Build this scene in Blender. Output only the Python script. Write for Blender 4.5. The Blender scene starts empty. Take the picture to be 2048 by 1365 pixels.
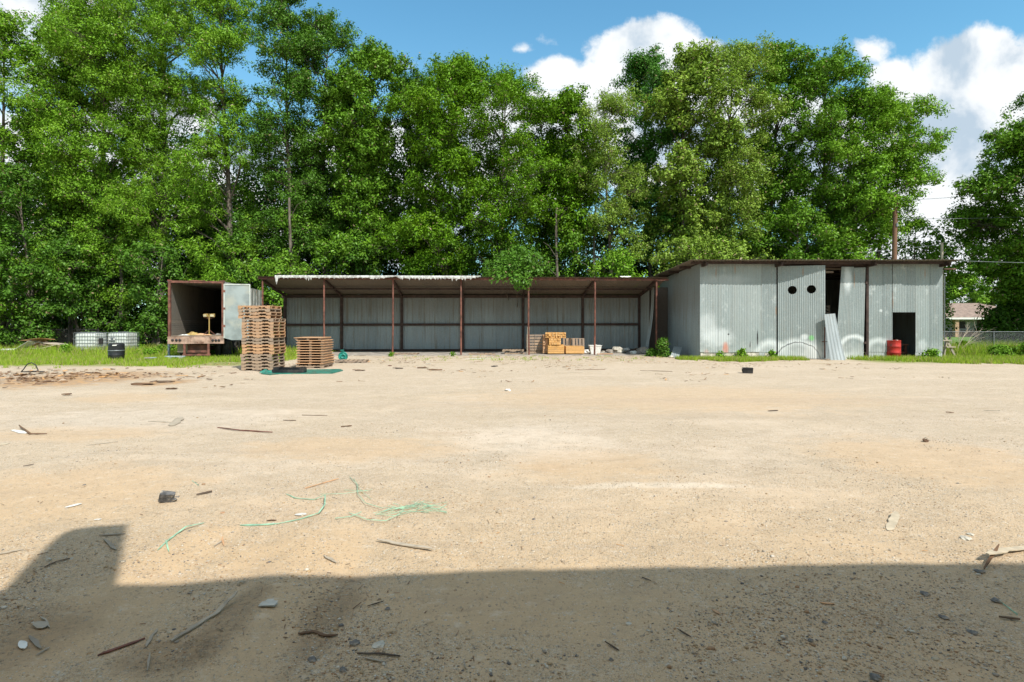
import bpy, math, random
import numpy as np
from mathutils import Vector, Matrix, noise as mnoise

R = math.radians
F, H, CX, HY = 1100.0, 1.6, 1024.0, 648.0
SUN_AZ, SUN_EL = 33.0, 48.0      # sun stands behind the camera, 33 deg to its right

sc = bpy.context.scene
col = sc.collection

# ------------------------------------------------------------------ camera
cd = bpy.data.cameras.new('camera')
cam = bpy.data.objects.new('camera', cd); col.objects.link(cam)
cam.location = (0, 0, H); cam.rotation_euler = (R(90), 0, 0)
cd.sensor_width = 36; cd.lens = F / 2048 * 36
cd.shift_y = -(682.5 - HY) / 2048
cd.clip_start = .05; cd.clip_end = 3000
sc.camera = cam

# ------------------------------------------------------------------ node helper
class NT:
    def __init__(s, tree): s.t = tree; s.n = tree.nodes; s.l = tree.links
    def new(s, typ, **k):
        x = s.n.new(typ)
        for a, b in k.items(): setattr(x, a, b)
        return x
    def put(s, sock, v):
        if v is None: return
        if isinstance(v, bpy.types.NodeSocket): s.l.new(v, sock)
        else:
            if hasattr(sock, 'default_value'):
                if isinstance(v, (tuple, list)) and sock.type == 'RGBA' and len(v) == 3: v = (*v, 1)
                sock.default_value = v
    def m(s, op, a, b=None, c=None, clamp=False):
        x = s.new('ShaderNodeMath', operation=op, use_clamp=clamp)
        for i, v in enumerate((a, b, c)): s.put(x.inputs[i], v)
        return x.outputs[0]
    def vm(s, op, a, b=None):
        x = s.new('ShaderNodeVectorMath', operation=op)
        s.put(x.inputs[0], a); s.put(x.inputs[1], b)
        return x.outputs[0]
    def mix(s, f, a, b, blend='MIX'):
        x = s.new('ShaderNodeMix', data_type='RGBA', blend_type=blend)
        s.put(x.inputs[0], f); s.put(x.inputs[6], a); s.put(x.inputs[7], b)
        return x.outputs[2]
    def noise(s, vec, scale, detail=3, rough=.55, dist=0, out=0):
        x = s.new('ShaderNodeTexNoise')
        s.put(x.inputs['Vector'], vec); x.inputs['Scale'].default_value = scale
        x.inputs['Detail'].default_value = detail; x.inputs['Roughness'].default_value = rough
        x.inputs['Distortion'].default_value = dist
        return x.outputs[out]
    def vor(s, vec, scale, feature='F1'):
        x = s.new('ShaderNodeTexVoronoi', feature=feature)
        s.put(x.inputs['Vector'], vec); x.inputs['Scale'].default_value = scale
        return x
    def mr(s, v, a, b, c=0., d=1., smooth=True):
        x = s.new('ShaderNodeMapRange', interpolation_type='SMOOTHSTEP' if smooth else 'LINEAR')
        s.put(x.inputs[0], v)
        for i, q in enumerate((a, b, c, d)): s.put(x.inputs[i + 1], q)
        return x.outputs[0]
    def sep(s, v):
        x = s.new('ShaderNodeSeparateXYZ'); s.put(x.inputs[0], v); return x.outputs
    def comb(s, a, b, c):
        x = s.new('ShaderNodeCombineXYZ')
        for i, v in enumerate((a, b, c)): s.put(x.inputs[i], v)
        return x.outputs[0]
    def ramp(s, f, stops, const=False):
        x = s.new('ShaderNodeValToRGB'); s.put(x.inputs[0], f)
        r = x.color_ramp
        if const: r.interpolation = 'CONSTANT'
        while len(r.elements) < len(stops): r.elements.new(.5)
        for e, (p, c) in zip(r.elements, stops):
            e.position = p; e.color = (*c, 1)
        return x.outputs[0]
    def scalev(s, v, xyz):
        return s.vm('MULTIPLY', v, xyz)

# ------------------------------------------------------------------ world: sky with cumulus clouds
w = bpy.data.worlds.new('World'); sc.world = w; w.use_nodes = True
t = NT(w.node_tree); t.n.clear()
sky = t.new('ShaderNodeTexSky', sky_type='NISHITA', sun_disc=False)
sky.sun_elevation = R(SUN_EL); sky.sun_rotation = R(180 - SUN_AZ)
sky.air_density = 1.35; sky.dust_density = .35; sky.ozone_density = 1.6; sky.altitude = 0
d3 = t.new('ShaderNodeTexCoord').outputs['Generated']
dx, dy, dz = t.sep(d3)
yy = t.m('MAXIMUM', t.m('ABSOLUTE', dy), .12)
u = t.m('DIVIDE', dx, yy); v = t.m('DIVIDE', dz, yy)
# px centre, radius of each cumulus mass, as directions
blobs = [(1300,135,150,108),(1395,160,110,95),(1120,150,75,42),(1210,160,90,60),(1130,260,260,90),(1480,300,300,130),
         (1950,185,150,135),(2060,230,160,160),(1860,330,170,170),(1990,420,200,200),(1750,105,62,38),(1790,170,60,60),(1820,450,200,170),
         (40,-10,170,58),(20,60,70,34),(1045,98,40,16),(1098,84,28,16),(800,132,48,30),
         (500,420,520,170),(900,330,330,120),(60,420,260,230),(300,230,160,60)]
dens = None
for (bx, by, rx, ry) in blobs:
    a = t.m('MULTIPLY', t.m('SUBTRACT', u, (bx - CX) / F), F / rx)
    b = t.m('MULTIPLY', t.m('SUBTRACT', v, (HY - by) / F), F / ry)
    q = t.m('SQRT', t.m('ADD', t.m('MULTIPLY', a, a), t.m('MULTIPLY', b, b)))
    q = t.m('SUBTRACT', 1., q)
    q = t.m('MULTIPLY', q, min(1., (rx + ry) / 240.))
    if rx + ry < 110: q = t.m('SUBTRACT', t.m('MULTIPLY', q, .7), .10)
    dens = q if dens is None else t.m('MAXIMUM', dens, q)
uv = t.comb(u, v, t.m('MULTIPLY', dy, .3))
nz = t.noise(uv, 5.5, 8, .58, .25)
nz_s = t.noise(t.vm('ADD', uv, (.05, .055, 0)), 5.5, 4, .55, .25)
nz_b = t.noise(uv, 2.2, 3, .5)
front = t.m('MULTIPLY', t.mr(dy, .0, .1), t.mr(v, .75, 1.0, 1., 0.))
gen = t.m('SUBTRACT', t.noise(t.scalev(d3, (1, 1, 2.2)), 1.7, 5, .55), .46)  # unseen clouds overhead and behind, thickened to brighten the shade
dens = t.m('ADD', t.m('MULTIPLY', dens, front), t.m('MULTIPLY', t.m('MULTIPLY', gen, 1.5), t.m('SUBTRACT', 1., front)))
nz_f = t.noise(uv, 26., 6, .62)
d2 = t.m('ADD', dens, t.m('ADD', t.m('MULTIPLY', t.m('SUBTRACT', nz, .5), .75), t.m('MULTIPLY', t.m('SUBTRACT', nz_f, .52), .34)))
mask = t.mr(d2, -.02, .17)
mask = t.m('MULTIPLY', mask, t.mr(dz, -.02, .03))
rel = t.m('MULTIPLY', t.m('SUBTRACT', nz, nz_s), 2.0)
lum = t.m('ADD', t.m('ADD', .78, rel), t.m('MULTIPLY', t.m('SUBTRACT', nz_b, .5), 1.1))
lum = t.m('SUBTRACT', lum, t.mr(d2, .45, 1.1, 0, .12))
lum = t.m('MINIMUM', t.m('MAXIMUM', lum, .50), 1.0)
CLOUD_L = 6.6
ccol = t.mix(t.mr(lum, .45, .9), (.50 * CLOUD_L, .62 * CLOUD_L, .74 * CLOUD_L), (.95 * CLOUD_L, .98 * CLOUD_L, 1.0 * CLOUD_L))
skyc = t.mix(1., sky.outputs[0], (.66, 1.13, 1.20), 'MULTIPLY')
veil = t.mr(v, .05, .6, .45, .0)
skyc = t.mix(t.m('MULTIPLY', veil, .8), skyc, (3.2, 5.0, 6.2))
qa = t.m('MULTIPLY', t.m('SUBTRACT', u, (20 - CX) / F), F / 330.); qb = t.m('MULTIPLY', t.m('SUBTRACT', v, (HY - 0) / F), F / 190.)
hz = t.mr(t.m('ADD', t.m('SQRT', t.m('ADD', t.m('MULTIPLY', qa, qa), t.m('MULTIPLY', qb, qb))), t.m('MULTIPLY', t.m('SUBTRACT', nz, .5), 1.6)), .3, 1.3, .95, 0.)
skyc = t.mix(t.m('MULTIPLY', hz, front), skyc, (5.0, 5.7, 6.1))
csum = t.mix(mask, skyc, t.mix(t.m('SUBTRACT', 1., front), ccol, t.mix(1., ccol, (1.08, .98, .84), 'MULTIPLY')))  # unseen clouds get a warm tint to warm the shade
bg = t.new('ShaderNodeBackground'); t.put(bg.inputs[0], csum); bg.inputs[1].default_value = .12
wo = t.new('ShaderNodeOutputWorld'); t.l.new(bg.outputs[0], wo.inputs[0])

# ------------------------------------------------------------------ sun, exposure
sd = bpy.data.lights.new('sun', 'SUN'); sd.energy = 4.1; sd.angle = R(.53); sd.color = (1., .962, .905)
so = bpy.data.objects.new('sun', sd); col.objects.link(so)
tosun = Vector((math.sin(R(SUN_AZ)) * math.cos(R(SUN_EL)), -math.cos(R(SUN_AZ)) * math.cos(R(SUN_EL)), math.sin(R(SUN_EL))))
so.rotation_euler = tosun.to_track_quat('Z', 'Y').to_euler(); so.location = tosun * 60
sc.view_settings.view_transform = 'Standard'; sc.view_settings.look = 'None'
sc.view_settings.exposure = 0.42; sc.view_settings.gamma = 1
sc.render.film_transparent = False

# ------------------------------------------------------------------ mesh helpers
def gx(px, D): return (px - CX) * D / F
def gz(py, D): return H + (HY - py) * D / F
def gd(py): return F * H / (py - HY)
def gp(px, py, z=0.):
    D = F * (H - z) / (py - HY); return Vector((gx(px, D), D, z))
def rot2(x, y, a): return x * math.cos(a) - y * math.sin(a), x * math.sin(a) + y * math.cos(a)

class MB:
    def __init__(s): s.v = []; s.f = []; s.sm = []
    def add(s, vs, fs, smooth=False):
        b = len(s.v); s.v.extend([tuple(p) for p in vs])
        for f in fs: s.f.append(tuple(i + b for i in f)); s.sm.append(smooth)
    def box(s, c, size, rz=0, rx=0, ry=0, jit=0):
        M = Matrix.Translation(c) @ Matrix.Rotation(rz, 4, 'Z') @ Matrix.Rotation(ry, 4, 'Y') @ Matrix.Rotation(rx, 4, 'X')
        hx, hy, hz = (q / 2 for q in size)
        vs = []
        for x, y, z in ((-1,-1,-1),(1,-1,-1),(1,1,-1),(-1,1,-1),(-1,-1,1),(1,-1,1),(1,1,1),(-1,1,1)):
            p = Vector((x * hx, y * hy, z * hz))
            if jit: p += Vector((random.uniform(-jit, jit), random.uniform(-jit, jit), random.uniform(-jit, jit)))
            vs.append(M @ p)
        s.add(vs, [(0,3,2,1),(4,5,6,7),(0,1,5,4),(1,2,6,5),(2,3,7,6),(3,0,4,7)])
    def bb(s, x0, x1, y0, y1, z0, z1):
        s.box(((x0 + x1) / 2, (y0 + y1) / 2, (z0 + z1) / 2), (x1 - x0, y1 - y0, z1 - z0))
    def beam(s, a, b, wd, ht, jit=0):
        a = Vector(a); b = Vector(b); d = b - a; L = d.length; d.normalize()
        up = Vector((0, 0, 1)) if abs(d.z) < .98 else Vector((0, 1, 0))
        sx = d.cross(up).normalized(); sy = sx.cross(d).normalized()
        vs = []
        for e in (a, b):
            for q, r in ((-1,-1),(1,-1),(1,1),(-1,1)):
                p = e + sx * q * wd / 2 + sy * r * ht / 2
                if jit: p = p + Vector((random.uniform(-jit, jit), random.uniform(-jit, jit), random.uniform(-jit, jit)))
                vs.append(p)
        s.add(vs, [(0,1,2,3),(7,6,5,4),(0,4,5,1),(1,5,6,2),(2,6,7,3),(3,7,4,0)])
    def tube(s, pts, rad, n=6, cap=True, smooth=True):
        pts = [Vector(p) for p in pts]
        if not isinstance(rad, (list, tuple)): rad = [rad] * len(pts)
        vs = []; fs = []; ref = None
        for i, p in enumerate(pts):
            d = (pts[min(i + 1, len(pts) - 1)] - pts[max(i - 1, 0)])
            if d.length < 1e-6: d = Vector((0, 0, 1))
            d.normalize()
            if ref is None: ref = Vector((1, 0, 0)) if abs(d.x) < .9 else Vector((0, 1, 0))
            a = (ref - d * ref.dot(d)).normalized(); ref = a; b = d.cross(a)
            for k in range(n):
                q = 2 * math.pi * k / n
                vs.append(p + (a * math.cos(q) + b * math.sin(q)) * rad[i])
        for i in range(len(pts) - 1):
            for k in range(n):
                k2 = (k + 1) % n
                fs.append((i * n + k, i * n + k2, (i + 1) * n + k2, (i + 1) * n + k))
        s.add(vs, fs, smooth)
        if cap:
            s.add(vs[:n], [tuple(reversed(range(n)))]); s.add(vs[-n:], [tuple(range(n))])
    def lathe(s, prof, n=24, c=(0, 0, 0), smooth=True, axis='Z', sq=1.0):
        vs = []; fs = []
        for r, z in prof:
            for k in range(n):
                q = 2 * math.pi * k / n
                x, y = r * math.cos(q) * sq, r * math.sin(q)
                p = (x, y, z) if axis == 'Z' else ((x, z, y) if axis == 'Y' else (z, x, y))
                vs.append((p[0] + c[0], p[1] + c[1], p[2] + c[2]))
        for i in range(len(prof) - 1):
            for k in range(n):
                k2 = (k + 1) % n
                f = (i * n + k, i * n + k2, (i + 1) * n + k2, (i + 1) * n + k)
                fs.append(f if axis != 'Y' else f[::-1])
        s.add(vs, fs, smooth)
    def sheet(s, o, ud, vd, width, height, pitch=.076, amp=.0105, per=6, rows=1, top=None, warp=None, holes=()):
        """corrugated sheet: o origin, ud across, vd along the ridges"""
        o = Vector(o); ud = Vector(ud).normalized(); vd = Vector(vd).normalized(); nd = ud.cross(vd)
        n = max(2, int(round(width / pitch * per)))
        vs = []; fs = []
        for j in range(rows + 1):
            for i in range(n + 1):
                x = width * i / n
                hh = height if top is None else top(x)
                y = hh * j / rows
                off = amp * math.sin(2 * math.pi * x / pitch)
                if warp: off += warp(x, y)
                vs.append(o + ud * x + vd * y + nd * off)
        def keep(i, j):
            if not holes: return True
            x = width * (i + .5) / n; y = height * (j + .5) / rows
            return all((x - hx) ** 2 + (y - hy) ** 2 > hr * hr for hx, hy, hr in holes)
        for j in range(rows):
            for i in range(n):
                if keep(i, j):
                    a = j * (n + 1) + i; fs.append((a, a + 1, a + n + 2, a + n + 1))
        s.add(vs, fs, True)
    def build(s, name, mat, parent=None):
        me = bpy.data.meshes.new(name); me.from_pydata(s.v, [], s.f)
        me.polygons.foreach_set('use_smooth', s.sm); me.materials.append(mat); me.update()
        return link(name, me, parent)

def link(name, me, parent=None):
    o = bpy.data.objects.new(name, me); col.objects.link(o)
    if parent is not None: o.parent = parent
    return o
def tag(o, label, cat, group=None):
    o['label'] = label; o['category'] = cat
    if group: o['group'] = group
    return o
def struct(o): o['kind'] = 'structure'; return o
def stuff(o, label=None, cat=None):
    o['kind'] = 'stuff'
    if label: o['label'] = label
    if cat: o['category'] = cat
    return o
def thing(name, label, cat, loc=(0, 0, 0), rz=0, group=None):
    o = bpy.data.objects.new(name, None); col.objects.link(o)
    o.empty_display_size = .2
    o.location = loc; o.rotation_euler = (0, 0, rz); return tag(o, label, cat, group)
def copy_tree(o, parent=None):
    c = o.copy(); col.objects.link(c)
    if parent is not None: c.parent = parent
    for ch in [q for q in bpy.data.objects if q.parent == o]: copy_tree(ch, c)
    return c

def fast_mesh(name, V, quads=None, tris=None, mat=None, smooth=False, mats=None, midx=None):
    me = bpy.data.meshes.new(name)
    V = np.asarray(V, dtype=np.float32).reshape(-1, 3)
    idx = quads if quads is not None else tris
    k = 4 if quads is not None else 3
    idx = np.asarray(idx, dtype=np.int32).reshape(-1, k); n = len(idx)
    me.vertices.add(len(V)); me.vertices.foreach_set('co', V.ravel())
    me.loops.add(n * k); me.loops.foreach_set('vertex_index', idx.ravel())
    me.polygons.add(n); me.polygons.foreach_set('loop_start', np.arange(0, n * k, k, dtype=np.int32))
    try: me.polygons.foreach_set('loop_total', np.full(n, k, dtype=np.int32))
    except Exception: pass
    if midx is not None: me.polygons.foreach_set('material_index', np.asarray(midx, dtype=np.int32))
    me.polygons.foreach_set('use_smooth', np.full(n, smooth, dtype=bool))
    for q in (mats or [mat]): me.materials.append(q)
    me.update(calc_edges=True)
    return me

# ------------------------------------------------------------------ materials
def newmat(name):
    m = bpy.data.materials.new(name); m.use_nodes = True
    t = NT(m.node_tree); t.n.clear()
    out = t.new('ShaderNodeOutputMaterial'); return m, t, out
def pbsdf(t, out, colr, rough=.7, metal=0., bump=None, spec=.4, bstr=.3, bdist=.02):
    b = t.new('ShaderNodeBsdfPrincipled')
    t.put(b.inputs['Base Color'], colr); t.put(b.inputs['Roughness'], rough); t.put(b.inputs['Metallic'], metal)
    t.put(b.inputs['Specular IOR Level'], spec)
    if bump is not None:
        x = t.new('ShaderNodeBump'); x.inputs['Strength'].default_value = bstr; x.inputs['Distance'].default_value = bdist
        t.put(x.inputs['Height'], bump); t.l.new(x.outputs[0], b.inputs['Normal'])
    t.l.new(b.outputs[0], out.inputs[0]); return b
def pos(t): return t.new('ShaderNodeNewGeometry').outputs['Position']
def isl(t): return t.new('ShaderNodeNewGeometry').outputs['Random Per Island']
def obc(t): return t.new('ShaderNodeTexCoord').outputs['Object']
def orand(t): return t.new('ShaderNodeObjectInfo').outputs['Random']

def plain(name, rgb, rough=.6, metal=0., var=.25, scale=6., dirt=None, spec=.4):
    m, t, out = newmat(name)
    n = t.noise(obc(t), scale, 4)
    f = t.mr(n, .3, .7)
    a = tuple(q * (1 - var) for q in rgb); b = tuple(min(1, q * (1 + var)) for q in rgb)
    c = t.mix(f, a, b)
    if dirt:
        c = t.mix(t.mr(t.noise(obc(t), scale * .6, 5, .65), .5, .68), c, dirt)
    pbsdf(t, out, c, rough, metal, n, spec, .15); return m

def wood(name, c1, c2, grey=(.22, .19, .16), gf=.4, seed=0.):
    m, t, out = newmat(name)
    r = t.m('FRACT', t.m('ADD', isl(t), t.m('MULTIPLY', orand(t), 3.7)))
    p = t.vm('ADD', obc(t), t.comb(t.m('MULTIPLY', r, 17.), seed, 0))
    g = t.noise(t.scalev(p, (3, 3, 14)), 4., 4, .6)
    c = t.mix(r, c1, c2)
    c = t.mix(t.m('MULTIPLY', t.mr(t.m('FRACT', t.m('MULTIPLY', r, 7.3)), .3, .9), gf), c, grey)
    c = t.mix(t.mr(g, .45, .75, 0, .55), c, tuple(q * .45 for q in c1))
    c = t.mix(t.mr(t.noise(p, 1.6, 3), .55, .75, 0, .5), c, tuple(q * .6 for q in grey))
    pbsdf(t, out, c, .85, 0, g, .2, .3); return m

M = {}
M['pallet'] = wood('pallet wood', (.58, .34, .175), (.44, .26, .145), (.34, .26, .19), .55)
M['pallet_grey'] = wood('weathered pallet wood', (.42, .30, .20), (.33, .25, .18), (.26, .21, .17), .7)
M['fresh'] = wood('fresh orange lumber', (.62, .33, .10), (.70, .42, .17), (.55, .36, .2), .25)
M['panelwood'] = wood('reddish tan boards', (.64, .38, .21), (.52, .30, .16), (.42, .29, .2), .35)
M['darkwood'] = wood('dark old boards', (.10, .07, .05), (.16, .12, .09), (.10, .09, .08), .5)
M['greywood'] = wood('grey splinter wood', (.40, .34, .26), (.50, .43, .33), (.32, .28, .23), .5)
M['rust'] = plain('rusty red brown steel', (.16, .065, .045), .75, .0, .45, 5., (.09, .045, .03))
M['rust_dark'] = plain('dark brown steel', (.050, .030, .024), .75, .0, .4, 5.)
M['black_plastic'] = plain('black plastic', (.018, .019, .021), .38, 0, .3, 4., (.05, .048, .045))
M['rubber'] = plain('tyre rubber', (.02, .02, .02), .85, 0, .4, 4., (.07, .06, .045))
M['white_plastic'] = plain('white tank plastic', (.64, .67, .62), .4, 0, .12, 3., (.42, .42, .36))
M['dullwhite'] = plain('weathered membrane', (.46, .46, .43), .8, 0, .35, 9., (.25, .24, .21))
M['palesteel'] = plain('pale blue grey paint', (.38, .45, .50), .6, 0, .3, 6., (.3, .22, .16))
M['cream'] = plain('cream dry leaf', (.50, .42, .30), .8, 0, .15, 9.)
M['siding'] = plain('tan metal siding', (.62, .48, .32), .6, 0, .05, 2.)  # unseen wall's tan made up to bounce warm light into the shade
M['galv'] = plain('galvanised bar', (.22, .24, .25), .45, .4, .2, 8.)
M['green_paint'] = plain('green paint', (.015, .22, .17), .5, 0, .35, 7., (.05, .10, .08))
M['green_sheet'] = plain('teal plastic sheet', (.02, .17, .125), .5, 0, .35, 5., (.12, .16, .11))
M['green_strap'] = plain('green strapping', (.30, .52, .36), .5, 0, .25, 15.)
M['white'] = plain('white scrap', (.72, .71, .66), .6, 0, .15, 9.)
M['paper'] = plain('grey paper', (.55, .53, .46), .8, 0, .1, 20.)
M['stone'] = plain('pale stone', (.42, .36, .27), .9, 0, .35, 18.)
M['darkstone'] = plain('dark grey stone', (.19, .18, .165), .95, 0, .4, 25., (.34, .28, .21))
M['concrete'] = plain('concrete', (.36, .32, .27), .9, 0, .25, 3., (.25, .21, .17))
M['rubble'] = plain('pale rubble', (.56, .52, .43), .9, 0, .3, 6., (.3, .26, .21))
M['yellow'] = plain('yellow paint', (.40, .28, .09), .5, 0, .25, 8., (.35, .22, .1))
M['lampglass'] = plain('frosted lamp glass', (.75, .66, .45), .2, 0, .1, 8.)
M['bark'] = wood('fallen bark', (.12, .065, .035), (.24, .15, .09), (.2, .16, .12), .5)
M['dkmetal'] = plain('dark metal', (.05, .045, .045), .6, .3, .3, 6.)
M['wire'] = plain('black cable', (.03, .03, .032), .6, 0, .1, 3.)
M['pole'] = wood('utility pole wood', (.22, .12, .075), (.22, .12, .075), (.2, .14, .1), .5)
M['flesh_orange'] = plain('orange card', (.55, .3, .13), .8, 0, .3, 8.)

def galv_sheet(name, a, b, streak, paint=False, rough=.42, metal=.35, rustf=.3):
    """weathered galvanised corrugated iron; tone differs sheet by sheet"""
    m, t, out = newmat(name)
    p = pos(t); r = isl(t)
    px, py, pz = t.sep(p)
    c = t.mix(r, a, b)
    blot = t.noise(t.scalev(p, (1.3, 1.3, .45)), 1.4, 5, .6)
    c = t.mix(t.mr(blot, .42, .66, 0, .5), c, tuple(min(1, q * 1.4) for q in b))
    st = t.noise(t.scalev(p, (9, 9, .35)), 1.0, 4, .65)
    c = t.mix(t.mr(st, .5, .72, 0, rustf), c, streak)
    spang = t.vor(p, 38.)
    c = t.mix(t.m('MULTIPLY', t.sep(spang.outputs['Color'])[0], .12), c, (.75, .78, .78))
    if not paint: c = t.mix(t.m('MULTIPLY', t.mr(t.m('ADD', pz, t.m('MULTIPLY', st, 1.5)), 2.2, 3.6), .45), c, (.13, .10, .065))  # brown stain towards the top; also puts the lower half's bounce light into colour
    pits = t.noise(p, 7., 3, .7)
    c = t.mix(t.mr(pits, .70, .78, 0, .5), c, (.10, .085, .07))
    rg = t.mr(blot, .3, .7, rough, rough + .22)
    if paint:
        def ell(cx, cy, rx, ry, D=25.1):
            aa = t.m('MULTIPLY', t.m('SUBTRACT', px, gx(cx, D)), F / (rx * D))
            bb = t.m('MULTIPLY', t.m('SUBTRACT', pz, gz(cy, D)), F / (ry * D))
            return t.m('SQRT', t.m('ADD', t.m('MULTIPLY', aa, aa), t.m('MULTIPLY', bb, bb)))
        rag = t.m('MULTIPLY', t.m('SUBTRACT', t.noise(p, 4.5, 4), .5), .55)
        def ring(cx, cy, rx, ry, wd, s=1., lo=-9):
            e = t.m('ABSOLUTE', t.m('SUBTRACT', t.m('ADD', ell(cx, cy, rx, ry), t.m('MULTIPLY', rag, .35)), 1.))
            return t.mr(e, 0., wd, s, 0.)
        def blob(cx, cy, rx, ry, s=1.):
            return t.mr(t.m('ADD', ell(cx, cy, rx, ry), rag), .35, 1.05, s, 0.)
        wh = (.70, .74, .73)
        for f in (blob(1436, 676, 42, 26, .62), blob(1415, 655, 24, 40, .4), blob(1450, 560, 60, 14, .25), ring(1541, 716, 28, 30, .42, .85),
                  ring(1590, 722, 38, 38, .34, .85), blob(1603, 674, 9, 8, .8), blob(1570, 712, 60, 26, .45),
                  ring(1706, 697, 28, 24, .30, .9), ring(1757, 704, 24, 23, .42, .75), blob(1845, 690, 12, 14, .5), blob(1860, 712, 60, 12, .45),
                  blob(1694, 560, 10, 34, .8), blob(1690, 715, 40, 14, .45), blob(1620, 700, 26, 26, .35), blob(1762, 622, 4, 4, .7)):
            c = t.mix(f, c, wh)
        c = t.mix(ring(1591, 722, 40, 37, .05, .85), c, (.03, .03, .032))
        c = t.mix(blob(1451, 702, 8, 22, .85), c, (.70, .16, .06))
        c = t.mix(blob(1413, 708, 7, 11, .45), c, (.70, .2, .1))
        c = t.mix(blob(1615, 676, 7, 7, .7), c, (.22, .6, .2))
        c = t.mix(blob(1500, 690, 2.2, 9, .9), c, (.02, .02, .02))
        c = t.mix(blob(1515, 678, 2.0, 22, .95), c, (.02, .02, .02))
        c = t.mix(blob(1457, 669, 2.4, 2.4, .95), c, (.02, .02, .02))
        for rx_, ry_, rw_, rh_ in ((1553, 622, 3, 12), (1650, 560, 2.5, 18), (1707, 560, 1.8, 22), (1735, 690, 4, 16), (1785, 600, 1.6, 24), (1470, 540, 1.8, 12), (1432, 545, 1.5, 14), (1600, 545, 1.6, 10), (1850, 545, 1.8, 16), (1648, 690, 3, 20)):
            c = t.mix(blob(rx_, ry_, rw_, rh_, .6), c, (.36, .19, .09))
        c = t.mix(t.mr(t.m('ADD', pz, t.m('MULTIPLY', rag, 1.6)), .1, .95, .5, 0.), c, (.62, .63, .60))
        c = t.mix(t.mr(t.noise(t.scalev(p, (1.2, 1, .8)), 2.6, 6, .7), .56, .70, 0, .5), c, (.56, .60, .58))
    pbsdf(t, out, c, rg, metal, t.noise(p, 9., 3), .4, .08); return m
M['wall_lit'] = galv_sheet('galvanised shed sheet', (.325, .37, .355), (.20, .24, .235), (.27, .23, .18), True, .5, .2, .3)
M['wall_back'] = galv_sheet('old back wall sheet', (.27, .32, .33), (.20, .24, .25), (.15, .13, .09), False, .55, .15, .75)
BROWN_TOP = True
M['roof_sheet'] = galv_sheet('brown stained roof sheet', (.18, .15, .12), (.12, .10, .085), (.10, .06, .04), False, .6, .1, .6)
M['lean_sheet'] = galv_sheet('clean loose sheet', (.35, .39, .39), (.31, .35, .355), (.28, .27, .25), False, .4, .25, .2)
# ------------------------------------------------------------------ ground
def hgt(x, y):
    f = max(0., min(1., (15 - y) / 8.)) if y > 0 else 1.
    if f <= 0: return 0.
    n = mnoise.noise(Vector((x * .55, y * .8, 3.1))) * .036 + mnoise.noise(Vector((x * 1.9, y * 1.9, 7.7))) * .019 \
        + mnoise.noise(Vector((x * 5.5, y * 5.5, 1.7))) * .009
    # wheel ruts running away from the camera at the left
    for rx, d in ((-1.45, .028), (-.95, -.02), (-2.1, -.018)):
        q = (x - rx - .1 * math.sin(y)) / .16
        n += d * math.exp(-q * q) * max(0, min(1, (6.0 - y) / 2.5))
    return n * f

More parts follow.
